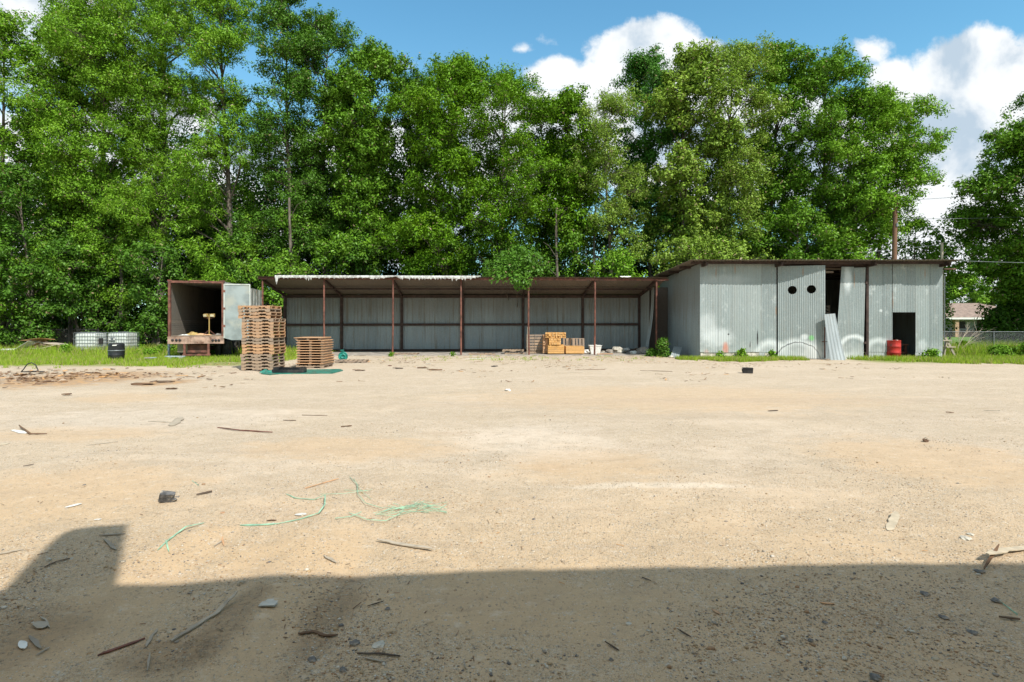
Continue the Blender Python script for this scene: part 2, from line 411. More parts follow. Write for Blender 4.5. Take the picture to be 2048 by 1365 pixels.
def ground_mat():
    m, t, out = newmat('yard gravel and sand')
    p = pos(t); x, y, z = t.sep(p)
    p2 = t.comb(x, y, 0.)
    def ell(cx, cy, rx, ry):
        c = gp(cx, cy); s = c.y / F
        D1 = gd(cy - ry) if cy - ry > HY + 6 else c.y * 1.6; D2 = gd(cy + ry)
        a = t.m('DIVIDE', t.m('SUBTRACT', x, c.x), rx * s); b = t.m('DIVIDE', t.m('SUBTRACT', y, (D1 + D2) / 2), (D1 - D2) / 2)
        return t.m('SQRT', t.m('ADD', t.m('MULTIPLY', a, a), t.m('MULTIPLY', b, b)))
    big = t.noise(t.scalev(p2, (.45, .9, 1)), .8, 5, .55, .3)
    mid = t.noise(t.scalev(p2, (1, 1.6, 1)), 2.1, 4, .6)
    rag = t.m('MULTIPLY', t.m('SUBTRACT', mid, .5), 1.3)
    # gravelly or smooth
    sandz = None
    for e in ((60, 1000, 330, 75), (1180, 932, 190, 42), (560, 1120, 180, 60), (1020, 1215, 330, 85), (240, 797, 110, 12), (1350, 800, 480, 30),
              (150, 868, 200, 20), (560, 1250, 90, 200), (180, 1230, 130, 190), (700, 900, 260, 26), (1900, 930, 260, 60)):
        q = t.mr(t.m('ADD', ell(*e), rag), .55, 1.15, 1., 0.)
        sandz = q if sandz is None else t.m('MAXIMUM', sandz, q)
    grav = t.mr(t.m('ADD', t.m('MULTIPLY', big, .6), t.m('MULTIPLY', mid, .4)), .36, .58)
    grav = t.m('MULTIPLY', grav, t.m('SUBTRACT', 1., t.m('MULTIPLY', sandz, .9)))
    fine = t.noise(p2, 55., 3, .7)
    base = t.mix(t.mr(t.noise(p2, .6, 4), .35, .65), (.565, .455, .33), (.60, .49, .37))
    base = t.mix(t.m('MULTIPLY', sandz, .8), base, (.55, .395, .245))
    base = t.mix(t.mr(y, 7., 24., 0., .55), base, (.60, .50, .39))
    base = t.mix(t.mr(y, 3.2, 7.0, .85, 0.), base, (.57, .405, .235))  # near sand more orange; also warms the colour of the shaded foreground
    base = t.mix(t.mr(fine, .3, .7, 0, .35), base, (.37, .285, .20))
    grit = t.noise(p2, 170., 2, .8)
    base = t.mix(t.m('MULTIPLY', t.mr(grit, .52, .75, 0, .55), t.m('ADD', .35, grav)), base, (.25, .19, .13))
    base = t.mix(t.m('MULTIPLY', t.mr(grit, .46, .26, 0, .5), t.m('ADD', .35, grav)), base, (.72, .62, .48))
    base = t.mix(t.mr(t.noise(t.scalev(p2, (.25, 1.5, 1)), 1.3, 5, .65), .54, .70, 0, .4), base, (.40, .30, .21))
    PAL = [(0., (.52, .36, .20)), (.2, (.62, .50, .34)), (.36, (.72, .66, .54)), (.5, (.44, .27, .13)), (.62, (.38, .31, .23)),
           (.74, (.55, .42, .27)), (.87, (.17, .165, .155)), (.93, (.66, .60, .50))]
    cc = base; hh = t.m('MULTIPLY', fine, .25)
    for sc_, r0, amt, hs in ((75., .38, 1., .8), (150., .40, 1., .45), (34., .28, .5, 1.2)):
        vv = t.vor(t.vm('ADD', p2, t.vm('MULTIPLY', t.noise(p2, sc_ * .8, 2, out=1), (.008, .008, 0))), sc_)
        rr, gg, bb_ = t.sep(vv.outputs['Color'])
        # pebble where close to its cell's centre; more cells filled where gravelly
        fill = t.m('LESS_THAN', gg, t.m('MULTIPLY', t.m('ADD', t.m('MULTIPLY', grav, .95), .16), amt))
        rad = t.m('MULTIPLY', t.m('ADD', .6, t.m('MULTIPLY', bb_, .9)), r0)
        inside = t.m('MULTIPLY', t.mr(t.m('DIVIDE', vv.outputs['Distance'], rad), .75, 1.05, 1., 0.), fill)
        pc = t.ramp(rr, PAL)
        pc = t.mix(t.m('MULTIPLY', bb_, .2), pc, base)
        cc = t.mix(t.m('MULTIPLY', inside, .92), cc, pc)
        dome = t.m('SUBTRACT', 1., t.m('POWER', t.m('DIVIDE', vv.outputs['Distance'], rad), 2.), clamp=True)
        hh = t.m('MAXIMUM', hh, t.m('MULTIPLY', t.m('MULTIPLY', dome, fill), hs))
    for e, k_, c_ in (((1080, 885, 190, 46), .38, (.66, .565, .46)), ((1330, 973, 240, 6), .42, (.74, .66, .54)), ((1500, 801, 560, 6), .35, (.44, .34, .25)), ((1440, 834, 600, 7), .3, (.45, .35, .25)),
                     ((1090, 935, 60, 12), .5, (.48, .34, .21)), ((300, 840, 330, 26), .45, (.64, .55, .45)), ((900, 812, 500, 7), .25, (.46, .36, .26))):
        cc = t.mix(t.mr(t.m('ADD', ell(*e), t.m('MULTIPLY', rag, .8)), .4, 1.2, k_, 0.), cc, c_)
    # scattered dark crumbs, straw and stains
    cr = t.noise(t.scalev(p2, (1, 1.6, 1)), 19., 3, .75)
    cc = t.mix(t.mr(cr, .67, .74, 0, .7), cc, (.15, .10, .065))
    # bark dirt in front of the grass at the left, thin trail to the shed
    patch = t.mr(t.noise(t.scalev(p2, (1, 1.3, 1)), 3.3, 5, .7), .42, .62)
    cc = t.mix(t.m('MULTIPLY', patch, .2), cc, (.36, .27, .175))
    cc = t.mix(t.mr(t.noise(t.scalev(p2, (1, 1.3, 1)), 8., 5, .75), .54, .68, 0, .42), cc, (.66, .58, .46))
    cc = t.mix(t.mr(t.noise(t.scalev(p2, (1, .8, 1)), 14., 4, .8), .56, .66, 0, .42), cc, (.30, .225, .15))
    for e in ((645, 1250, 55, 110), (445, 1270, 50, 105), (30, 1280, 120, 90), (330, 1320, 120, 40)):
        cc = t.mix(t.mr(t.m('ADD', ell(*e), rag), .4, 1.2, .5, 0.), cc, t.mix(t.mr(cr, .4, .6), (.30, .20, .11), (.17, .12, .075)))  # dark gravel strips; their colour also deepens the foreground shade
    dirt = t.mr(t.m('ADD', ell(120, 762, 190, 22), rag), .4, 1.1, 1., 0.)
    dirt = t.m('MAXIMUM', dirt, t.mr(t.m('ADD', ell(330, 766, 60, 8), rag), .4, 1.1, 1., 0.))
    cc = t.mix(t.m('MULTIPLY', dirt, .75), cc, t.mix(t.mr(t.noise(p2, 5., 4), .4, .6), (.50, .27, .10), (.30, .20, .13)))
    trail = t.m('MULTIPLY', t.mr(y, 20., 23.), t.mr(t.noise(t.scalev(p2, (.7, 2, 1)), 1.2, 4, .7), .48, .66))
    cc = t.mix(t.m('MULTIPLY', trail, .55), cc, (.34, .25, .13))
    # soil under grass and the forest floor
    jag = t.m('MULTIPLY', t.m('SUBTRACT', t.noise(p2, .9, 4), .5), 2.4)
    gl = t.m('MULTIPLY', t.mr(t.m('ADD', y, jag), 20.2, 21.4), t.mr(t.m('ADD', x, jag), -10., -10.8))
    gr = t.m('MULTIPLY', t.mr(t.m('ADD', y, jag), 21.8, 23.2), t.mr(t.m('ADD', x, jag), 14.6, 15.6))
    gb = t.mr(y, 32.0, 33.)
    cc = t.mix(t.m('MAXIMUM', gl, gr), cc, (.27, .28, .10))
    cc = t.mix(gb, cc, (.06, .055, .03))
    lawn = t.m('MULTIPLY', t.mr(y, 33., 35.), t.mr(x, 22., 25.))
    cc = t.mix(lawn, cc, (.12, .21, .035))
    b = pbsdf(t, out, cc, .93, 0, hh, .15, .95, .009)
    return m
def axis(lst):
    r = []
    for a, b, st in lst:
        n = max(1, int(round((b - a) / st))); r += [a + (b - a) * i / n for i in range(n)]
    return r + [lst[-1][1]]
xs = axis([(-900, -60, 120), (-60, -12, 4), (-12, -6, .5), (-6, 6, .07), (6, 12, .5), (12, 60, 4), (60, 900, 120)])
ys = axis([(-60, -4, 8), (-4, 1.6, .4), (1.6, 6.5, .07), (6.5, 16, .3), (16, 60, 4), (60, 1500, 180)])
nx, ny = len(xs), len(ys)
GV = [(x, y, hgt(x, y) if abs(x) < 30 else 0.) for y in ys for x in xs]
ii = np.arange((ny - 1) * (nx - 1)); a_ = (ii // (nx - 1)) * nx + ii % (nx - 1)
gq = np.stack([a_, a_ + 1, a_ + nx + 1, a_ + nx], 1)
struct(link('ground', fast_mesh('ground', GV, quads=gq, mat=ground_mat(), smooth=True)))

# ------------------------------------------------------------------ building behind the camera (casts the foreground shade)
bh = thing('warehouse', 'metal warehouse behind the viewpoint whose eave shades the foreground', 'building', (0, -1, 0))
Hb = 5.55
def y_e(ysh): return ysh - Hb / math.tan(R(SUN_EL)) * math.cos(R(SUN_AZ))
sx_ = Hb / math.tan(R(SUN_EL)) * math.sin(R(SUN_AZ))
b = MB(); ex = [(-18, 3.25), (-3.05, 3.28), (-2.40, 3.37), (-1.0, 3.50), (.6, 3.62), (6, 3.68), (26, 3.72)]
vs = []; fs = []
for (xx, yh) in ex:
    X = xx + sx_; Y = y_e(yh)
    vs += [(X, Y, Hb), (X, Y, Hb - .18), (X, -16, Hb - .18), (X, -16, Hb)]
for i in range(len(ex) - 1):
    o = i * 4
    for k in range(4):
        k2 = (k + 1) % 4; fs.append((o + k, o + 4 + k, o + 4 + k2, o + k2))
fs += [(0, 1, 2, 3), tuple(len(ex) * 4 - 1 - q for q in range(4))]
b.add([(q[0], q[1] + 1, q[2]) for q in vs], fs)
b.build('roof', M['roof_sheet'], bh)
b = MB(); b.bb(-15.6, 28, -15, -.25, 0, Hb - .185); b.build('wall', M['siding'], bh)
b = MB()
base = [(-3.05, 3.28), (-2.40, 3.37)]
Yb = y_e(3.34) + 1
pr = [(-3.03 + sx_, Hb), (-2.40 + sx_, Hb), (-2.38 + sx_, Hb + 1.40), (-2.68 + sx_, Hb + 1.31), (-2.81 + sx_, Hb + 1.22)]
vs = [(q[0], Yb, q[1]) for q in pr] + [(q[0], Yb - .12, q[1]) for q in pr]
n = len(pr)
b.add(vs, [tuple(range(n)), tuple(range(2 * n - 1, n - 1, -1))] + [(i, i + n, (i + 1) % n + n, (i + 1) % n) for i in range(n)])
b.build('shadow_upstand', M['dkmetal'], bh)  # unseen raised roof shape, traced to cast the tower shaped shadow

# ------------------------------------------------------------------ big closed shed
YF, YB = 25.1, 31.9
XL, XR = gx(1400, YF), gx(1885, YF)
shed = thing('metal_shed', 'tall closed shed of corrugated iron with two doors and white sprayed circles', 'shed', ((XL + XR) / 2, YF, 0))
SL = shed.location.copy()
def loc(o, root):   # geometry is written in world coordinates, then brought under its root
    o.matrix_parent_inverse = Matrix.Translation(root.location).inverted() if root.rotation_euler.z == 0 else \
        (Matrix.Translation(root.location) @ Matrix.Rotation(root.rotation_euler.z, 4, 'Z')).inverted()
    return o
def X(px, D=YF): return gx(px, D)
def Z(py, D=YF): return gz(py, D)
def wallrun(mb, x0, x1, z0, z1, y=YF, sw=.66, dz=0, jt=.004, rows=1):
    x = x0; k = 0
    while x < x1 - .02:
        wdt = min(sw, x1 - x)
        if x1 - (x + wdt) < .12: wdt = x1 - x
        mb.sheet((x, y + random.uniform(-jt, jt) - .003 * (k % 2), z0 + random.uniform(-.02, .02) * (dz > 0)), (1, 0, 0), (0, 0, 1), wdt, z1 - z0, rows=rows)
        x += wdt; k += 1
random.seed(4)
ztop = Z(526)
b = MB()
b.sheet((XL, YF, .30), (1, 0, 0), (0, 0, 1), .18, ztop - .3, pitch=.6, amp=.004)          # smooth corner flashing
wallrun(b, XL + .18, X(1553), .30, ztop, dz=1)
loc(b.build('front_wall', M['wall_lit'], shed), shed)
b = MB(); wallrun(b, X(1737), X(1785), .32, ztop, dz=1)
wallrun(b, X(1785.3), X(1831), Z(625), ztop + .01, y=YF - .012)
wallrun(b, X(1831.2), XR, .32, ztop, dz=1)
loc(b.build('front_wall', M['wall_lit'], shed), shed)
# skirt of blocks and tin below
b = MB()
x = XL + .03
while x < X(1552):
    wdt = min(.58, X(1552) - x); b.bb(x + .006, x + wdt - .006, YF + .03, YF + .20, -.05, .30); x += wdt
loc(b.build('block_skirt', M['rubble'], shed), shed)
for a_, c_ in ((X(1519), X(1530)), (X(1737), X(1785)), (X(1831), XR)):
    b = MB(); b.sheet((a_, YF + .014, -.02), (1, 0, 0), (0, 0, 1), c_ - a_, .335); loc(b.build('tin_skirt', M['wall_lit'], shed), shed)
# side walls and back wall
b = MB()
def slope_top(y): return 4.38 - (y - YF) * .030
zf = lambda s: slope_top(YB - s) - .0
b.sheet((XL, YB, .02), (0, -1, 0), (0, 0, 1), YB - YF, 4.3, top=lambda s: slope_top(YB - s) - .05, pitch=.076)
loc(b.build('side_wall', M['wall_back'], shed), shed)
b = MB()
b.sheet((XR, YF, .02), (0, 1, 0), (0, 0, 1), YB - YF, 4.3, top=lambda s: slope_top(YF + s) - .05)
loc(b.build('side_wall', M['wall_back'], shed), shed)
b = MB(); b.sheet((XR, YB, .02), (-1, 0, 0), (0, 0, 1), XR - XL, slope_top(YB) - .05)
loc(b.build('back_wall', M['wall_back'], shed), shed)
# roof: corrugations run front to back
b = MB()
x0, x1 = 7.92, X(1925, 24.3); x = x0; yb = 31.9
while x < x1 - .05:
    wdt = min(.8, x1 - x)
    yo = 24.3 + random.uniform(-.03, .03)
    p0 = Vector((x, yo, 4.43)); p1 = Vector((x, yb, 4.24)); dv = p1 - p0
    b.sheet(p0 + Vector((0, 0, random.uniform(0, .006))), (1, 0, 0), dv, wdt, dv.length, amp=.02, pitch=.16)
    x += wdt
loc(b.build('roof', M['roof_sheet'], shed), shed)
b = MB()
for yy_ in (24.75, 26.4, 28.3, 30.2, 31.6):
    z = 4.43 - (yy_ - 24.3) * .025 - .075
    b.box(((8.05 + X(1912, 24.4)) / 2, yy_, z), (X(1912, 24.4) - 8.05, .07, .11))
for xx in (XL + .1, X(1553) - .02, X(1735), XR - .12):
    b.beam((xx, 24.5, 4.27), (xx, 31.6, 4.10), .09, .14)
loc(b.build('roof_beam', M['rust_dark'], shed), shed)
b = MB(); b.bb(X(1553.5), X(1737), YF + .02, YF + .12, Z(534), Z(523))
loc(b.build('door_header', M['rust_dark'], shed), shed)
b = MB(); b.bb(X(1660), X(1676), YF + .35, YF + .43, Z(545), Z(541)); b.bb(X(1650), X(1735), YF + .5, YF + .56, Z(538), Z(534))
loc(b.build('cross_rail', M['pallet_grey'], shed), shed)
b = MB(); b.bb(X(1732), X(1737), YF - .03, YF + .08, 0, Z(532))
b.box((X(1731), YF - .05, Z(565)), (.1, .08, .16)); b.box((X(1729), YF - .06, Z(686)), (.12, .08, .10)); b.bb(X(1728), X(1733), YF - .09, YF - .04, 0, .3)
loc(b.build('door_post', M['rust_dark'], shed), shed)
for c_ in ((XR - .05, YF + .09, 2.1), (XL + .6, YF + .1, 2.2), (X(1553), YF + .09, 2.1)):
    b = MB(); b.box(c_, (.09, .09, 4.2)); loc(b.build('wall_post', M['rust_dark'], shed), shed)
# left door: ajar, with two round holes
hing = Vector((X(1555), YF - .03, .03)); ang = -R(12.5); wd_ = 1.97
ud = Vector((math.cos(ang), math.sin(ang), 0))
b = MB(); hd = Z(533) - .03
def hl(px, py):
    # place the holes along the door plane as seen from the front
    for s in np.linspace(0, wd_, 400):
        q = hing + ud * s
        if CX + q.x * F / q.y >= px: break
    return s, H + (HY - py) * q.y / F - .03, .19
H1, H2 = hl(1584.5, 580.5), hl(1622.5, 579)
b.sheet(hing, ud, (0, 0, 1), wd_, hd, rows=170, holes=(H1, H2), per=8)
dr = loc(b.build('door', M['wall_lit'], shed), shed)
b = MB()
nd = ud.cross(Vector((0, 0, 1)))
for zz in (.35, 1.75, 2.45, 4.0):
    b.beam(hing - nd * .05 + Vector((0, 0, zz)), hing + ud * wd_ - nd * .05 + Vector((0, 0, zz)), .04, .08)
for s_ in (.04, wd_ - .04): b.beam(hing + ud * s_ - nd * .05 + Vector((0, 0, 0)), hing + ud * s_ - nd * .05 + Vector((0, 0, hd)), .05, .05)
o = b.build('door_frame', M['rust_dark'], dr); o.matrix_parent_inverse = dr.matrix_parent_inverse.copy()
o.matrix_parent_inverse = Matrix.Identity(4)
b = MB(); e = hing + ud * (wd_ - .03) + nd * .03
b.beam(e + Vector((0, 0, .05)), e + Vector((0, 0, 1.42)), .05, .02); b.beam(e + ud * -.12 + Vector((0, 0, .77)), e + ud * .1 + Vector((0, 0, .77)), .03, .03)
b.build('door_latch', M['rust'], dr).matrix_parent_inverse = Matrix.Identity(4)
# right door: two sheets, the left edge kicked in at the top
b = MB()
def quadsheet(mb, bl, br, tl, tr, pitch=.076, amp=.009, rows=6, bow=0.):
    bl, br, tl, tr = map(Vector, (bl, br, tl, tr)); wdt = (br - bl).length
    n = max(4, int(wdt / pitch * 8)); nd = (br - bl).cross(tl - bl).normalized(); vs = []; fs = []
    for j in range(rows + 1):
        q = j / rows
        for i in range(n + 1):
            s = i / n; p = (bl.lerp(br, s)).lerp(tl.lerp(tr, s), q)
            vs.append(p + nd * (amp * math.sin(2 * math.pi * s * wdt / pitch) + bow * math.sin(math.pi * q)))
    for j in range(rows):
        for i in range(n):
            a = j * (n + 1) + i; fs.append((a, a + 1, a + n + 2, a + n + 1))
    mb.add(vs, fs, True)
def wp(px, py, D): return (gx(px, D), D, gz(py, D))
quadsheet(b, wp(1670, 718.5, 25.0), wp(1707, 718.5, 24.98), wp(1683, 534, 25.05), wp(1708, 534, 25.05))
quadsheet(b, wp(1705, 718.5, 25.03), wp(1727, 718, 25.05), wp(1707.5, 536, 25.04), wp(1731.5, 535, 25.04))
dr2 = loc(b.build('door', M['wall_lit'], shed), shed)
for zz in (.4, 2.2, 4.0):
    b = MB(); b.beam((X(1680), YF + .03, zz), (X(1729), YF + .05, zz), .04, .08); b.build('door_rail', M['rust_dark'], dr2).matrix_parent_inverse = Matrix.Identity(4)

# loose sheet leaning across the gap between the doors
b = MB(); quadsheet(b, wp(1661, 722, 24.2), wp(1691, 721, 24.15), wp(1648, 629, 24.42), wp(1670, 627.5, 24.5), pitch=.15, amp=.012, bow=-.03)
tag(b.build('corrugated_sheet', M['lean_sheet']), 'loose clean corrugated sheet leaning between the two shed doors', 'metal sheet')
b = MB(); quadsheet(b, wp(1648, 718, 24.98), wp(1664, 718, 24.98), wp(1648, 650, 25.0), wp(1656, 650, 25.0))
tag(b.build('corrugated_sheet', M['wall_back']), 'narrow shaded corrugated strip behind the leaning sheet at the door gap', 'metal sheet')

# ------------------------------------------------------------------ open fronted shed
OF, OB = 27.5, 30.9
osh = thing('open_shed', 'long open fronted pole shed with rusty posts and corrugated back wall', 'shed', (0, 29, 0))
def P_(mb, name, mat, par=osh): return loc(mb.build(name, mat, par), osh)
fz = lambda px: 3.93 - (px - 517) / 800 * .05
zb = 3.17
fpx = [525, 648, 786, 922, 1057, 1190, 1313]; bpx = [571, 684, 804, 926, 1046, 1165, 1278]
for k, px in enumerate(fpx):
    b = MB(); xx = gx(px, OF); r = .045
    lean = .03 * math.sin(k * 2.1)
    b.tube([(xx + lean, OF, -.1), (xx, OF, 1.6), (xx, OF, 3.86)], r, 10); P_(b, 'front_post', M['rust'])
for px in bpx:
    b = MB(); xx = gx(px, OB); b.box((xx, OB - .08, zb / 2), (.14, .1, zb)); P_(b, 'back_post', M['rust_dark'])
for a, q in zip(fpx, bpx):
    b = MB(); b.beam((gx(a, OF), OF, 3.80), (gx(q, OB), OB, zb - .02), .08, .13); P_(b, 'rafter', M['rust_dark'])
b = MB(); b.beam((gx(517, OF), OF - .05, 3.87), (gx(1336, OF), OF - .05, 3.80), .09, .10); P_(b, 'front_beam', M['rust'])
b = MB()
xa, xb = gx(545, 29.1), gx(1300, 29.3)
b.beam((xa, 29.1, 3.46), (xb, 29.1, 3.42), .07, .10); P_(b, 'purlin', M['rust_dark'])
b = MB(); b.beam((gx(565, OB), OB - .06, zb - .03), (gx(1297, OB), OB - .06, zb - .04), .1, .16); P_(b, 'purlin', M['rust_dark'])
b = MB()
b.beam((gx(571, OB), OB - .06, gz(650, OB)), (gx(1280, OB), OB - .06, gz(649, OB)), .08, .13); P_(b, 'wall_rail', M['rust_dark'])
b = MB(); b.beam((gx(571, OB), OB - .06, gz(700.5, OB)), (gx(1280, OB), OB - .06, gz(699, OB)), .08, .08); P_(b, 'wall_rail', M['rust_dark'])
random.seed(9)
b = MB(); x = gx(568, OB); xe = gx(1279, OB)
while x < xe - .03:
    wdt = min(.66, xe - x)
    b.sheet((x, OB + .02 + random.uniform(0, .008), .13 + random.uniform(-.02, .02)), (1, 0, 0), (0, 0, 1), wdt, zb - .14, pitch=.0825, amp=.011); x += wdt
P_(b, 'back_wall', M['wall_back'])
b = MB(); b.bb(gx(568, OB), xe, OB - .02, OB + .03, -.02, .13); P_(b, 'base_board', M['darkwood'])
# roof sheets run front to back
b = MB(); x = gx(517, OF) ; xe2 = gx(1334, OF); k = 0
while x < xe2 - .05:
    wdt = min(.8, xe2 - x); zt = 3.95 - (x - gx(517, OF)) * .0025
    p0 = Vector((x, OF - .22 + random.uniform(-.03, .03), zt)); p1 = Vector((x + .02, OB + .35, zb + .03)); dv = p1 - p0
    b.sheet(p0 + Vector((0, 0, random.uniform(0, .01))), (1, 0, 0), dv, wdt, dv.length, pitch=.08, amp=.012)
    x += wdt
P_(b, 'roof', M['roof_sheet'])
# torn white membrane hanging over the front edge
def torn(px0, px1, base, amp, seed, nm='torn_membrane', top=3.985):
    random.seed(seed); n = int((px1 - px0) / 1.6); vs = []; fs = []
    for i in range(n + 1):
        px = px0 + (px1 - px0) * i / n; x = gx(px, OF - .27)
        e = min(1, i / (n * .04 + 1), (n - i) / (n * .12 + 1))
        d = base * e * (1 + .5 * mnoise.noise(Vector((px * .03, seed, 0)))) + amp * max(0, mnoise.noise(Vector((px * .35, seed, 2)))) * e + .012
        if px < 560: d += .40 * math.exp(-((px - 553) / 2.5) ** 2)
        for c0 in (612, 617, 621.5, 668, 745): d += (.17 if c0 < 630 else .08) * math.exp(-((px - c0) / .9) ** 2)
        tz = top - (x + 12.7) * .0025
        w1 = .02 * mnoise.noise(Vector((px * .2, 1, seed)))
        vs += [(x, OF + .1, tz + .012), (x, OF - .28 + w1, tz + .02), (x, OF - .31 + w1, tz - d * .5), (x + .01, OF - .29 - w1, tz - d)]
    for i in range(n):
        for k in range(3):
            a = i * 4 + k; fs.append((a, a + 1, a + 5, a + 4))
    b = MB(); b.add(vs, fs, True); return b
b = torn(550, 800, .09, .14, 3); P_(b, nm := 'torn_membrane', M['dullwhite'])
b = torn(790, 962, .11, .24, 8); P_(b, 'torn_membrane', M['dullwhite'])
b = torn(1240, 1262, .03, .02, 5); P_(b, 'torn_membrane', M['white'])
# right end: sheets standing along the side
b = MB(); xs_ = gx(1279, OB)
b.sheet((xs_ + .02, OB, .1), (0.1, -1, 0), (0, 0, 1), 1.55, 3.05, top=lambda s: 3.0 + s * .2); P_(b, 'side_wall', M['wall_back'])
b = MB(); b.bb(gx(571, OB) - .3, 8.4, OF - .18, OB + .1, -.04, .045)
struct(b.build('concrete_slab', M['concrete']))
b = MB(); quadsheet(b, wp(1290, 697, 29.2), wp(1296.5, 697, 28.9), wp(1303, 577, 29.3), wp(1309, 574, 29.0), bow=-.1, pitch=.15, amp=.02)
tag(b.build('corrugated_sheet', M['wall_back']), 'bent corrugated sheet standing on end at the right of the open shed', 'metal sheet')
# dark sheet added in place of the shade between the sheds
b = MB(); b.bb(gx(1299, 30.2), XL - .03, 30.2, 30.24, 0, 3.6)
tag(b.build('shade_backdrop', M['darkwood']), 'added dark partition closing the gap between the two sheds', 'shade sheet')
# ------------------------------------------------------------------ old box trailer
TA = math.atan2(.2055, .9787)            # its long axis leans 12 degrees left of straight ahead
TL = Vector((gx(338, 24.9), 24.9, 0))
tr = thing('box_trailer', 'old box trailer with its rear open and one pale door swung right', 'trailer', TL, TA)
W, L, ZF, ZT = 2.27, 11.6, 1.07, 3.56
def tb(name, mat, fn, par=tr):
    b = MB(); fn(b); return b.build(name, mat, par)
M['tr_side'] = plain('stained aluminium trailer skin', (.42, .42, .39), .55, .3, .3, 2., (.26, .20, .14))
M['tr_door'] = plain('pale grey door skin', (.30, .34, .335), .65, .05, .22, 1.8, (.40, .41, .36))
M['tr_in'] = wood('trailer plywood lining', (.20, .18, .15), (.25, .22, .18), (.16, .15, .13), .5)
M['tr_floor'] = wood('trailer floor planks', (.24, .19, .14), (.2, .15, .1), (.2, .18, .15), .5)
M['light_lens'] = plain('dull red lens', (.12, .03, .02), .4, 0, .2, 9.)
def f(b):
    for x0, s in ((0, -1), (W, 1)):
        b.bb(x0 - .02 if s < 0 else x0 - .01, x0 + .01 if s < 0 else x0 + .02, .06, L, ZF, ZT - .04)
        y = .5
        while y < L:
            b.bb(x0 + (s * .02) - .02, x0 + (s * .02) + .02, y, y + .05, ZF, ZT - .06); y += .61
tb('side_wall', M['tr_side'], f)
tb('inner_lining', M['tr_in'], lambda b: [b.bb(.03, .045, .05, L - .1, ZF + .02 + i * .095, ZF + .11 + i * .095) for i in range(7)] +
   [b.bb(.03, .04, .05 + j * 1.2, 1.24 + j * 1.2, ZF + .69, ZT - .08) for j in range(9)] + [b.bb(W - .045, W - .03, .05, L - .1, ZF + .02, ZT - .08)])
tb('front_wall', M['tr_side'], lambda b: b.bb(0, W, L, L + .03, ZF, ZT))
tb('roof', M['tr_side'], lambda b: b.bb(.0, W, .02, L, ZT - .04, ZT))
tb('floor', M['tr_floor'], lambda b: [b.bb(.04 + i * .275, .31 + i * .275, .03, L, ZF - .05, ZF) for i in range(8) if True])
def f(b):
    b.bb(-.03, .07, -.04, .08, ZF - .05, ZT); b.bb(W - .07, W + .03, -.04, .08, ZF - .05, ZT)
    b.bb(.07, W - .07, -.04, .08, ZT - .10, ZT - .003)
    b.bb(-.05, .12, -.05, .06, ZT - .02, ZT + .03); b.bb(W - .14, W + .06, -.05, .06, ZT - .02, ZT + .03)
    b.bb(.85, 1.5, -.06, .04, ZT - .03, ZT + .025)
tb('rear_frame', M['rust'], f)
M['rustpale'] = plain('pale rusted sill', (.36, .24, .18), .8, 0, .4, 4., (.14, .07, .045))
sill = tb('rear_sill', M['rustpale'], lambda b: b.bb(-.04, W + .03, -.06, .02, ZF - .38, ZF - .05))
tb('marker_light', M['dkmetal'], lambda b: [b.lathe([(.0, 0), (.055, 0), (.06, -.02), (.04, -.03), (0, -.035)], 12, (x, -.06, ZF - .21), axis='Y') for x in (.17, .33, .47)], sill)
tb('marker_light', M['dkmetal'], lambda b: [b.lathe([(.0, 0), (.055, 0), (.06, -.02), (.04, -.03), (0, -.035)], 12, (x, -.06, ZF - .23), axis='Y') for x in (1.84, 1.97, 2.10)], sill)
def f(b):
    b.bb(.60, .69, -.05, .02, ZF - .86, ZF - .38); b.bb(1.60, 1.69, -.05, .02, ZF - .86, ZF - .38)
    b.bb(.57, 1.72, -.06, .03, ZF - .93, ZF - .84); b.bb(.69, 1.60, .2, .24, ZF - .8, ZF - .42)
tb('rear_bumper', M['rust'], f)
tb('frame_rail', M['rust_dark'], lambda b: [b.bb(x, x + .1, .05, L, ZF - .38, ZF - .1) for x in (.65, 1.7)] + [b.bb(.05, W - .05, y, y + .06, ZF - .14, ZF - .05) for y in np.arange(.4, L, .6)])
def wheel(x, y, r=.47, wdt=.26):
    g = bpy.data.objects.new('wheel', None); col.objects.link(g); g.parent = tr; g.location = (x, y, r - .04); g.empty_display_size = .2
    b = MB(); b.lathe([(r * .55, -wdt / 2), (r * .9, -wdt / 2), (r, -wdt * .32), (r, wdt * .32), (r * .9, wdt / 2), (r * .55, wdt / 2)], 28, axis='X')
    b.build('tyre', M['rubber'], g)
    b = MB(); b.lathe([(0, -.02), (r * .2, -.03), (r * .25, .03), (r * .5, .05), (r * .56, wdt / 2 - .01), (r * .56, -wdt / 2 + .01), (r * .5, -.05), (0, -.05)], 20, axis='X')
    b.build('rim', M['dkmetal'], g)
for yw in (1.35, 2.65):
    for xw in (.22, .52, W - .52, W - .22): wheel(xw, yw)
for y_ in (1.35, 2.65): tb('axle', M['rust_dark'], lambda b: b.tube([(.1, y_, .43), (W - .1, y_, .43)], .07, 10))
for x_ in (.5, W - .62): tb('support_leg', M['rust_dark'], lambda b: b.bb(x_, x_ + .12, L - 2.4, L - 2.28, 0, ZF - .1))
tb('mud_flap', M['greywood'], lambda b: b.bb(.12, .62, .62, .64, .25, ZF - .38))
d = MB(); dxx = 1.20
vs = []
DW = Matrix.Rotation(-TA - R(1.5), 4, 'Z')
hg = Vector((W + .05, -.03, 0))
pts = [(0, ZF - .13), (0, ZT - .14), (1.20, ZT - .16), (1.22, ZF - .22), (.35, ZF - .22)]
for yy_ in (-.02, .02):
    for (q, z) in pts: vs.append(hg + DW @ Vector((q, yy_, z)))
n = len(pts)
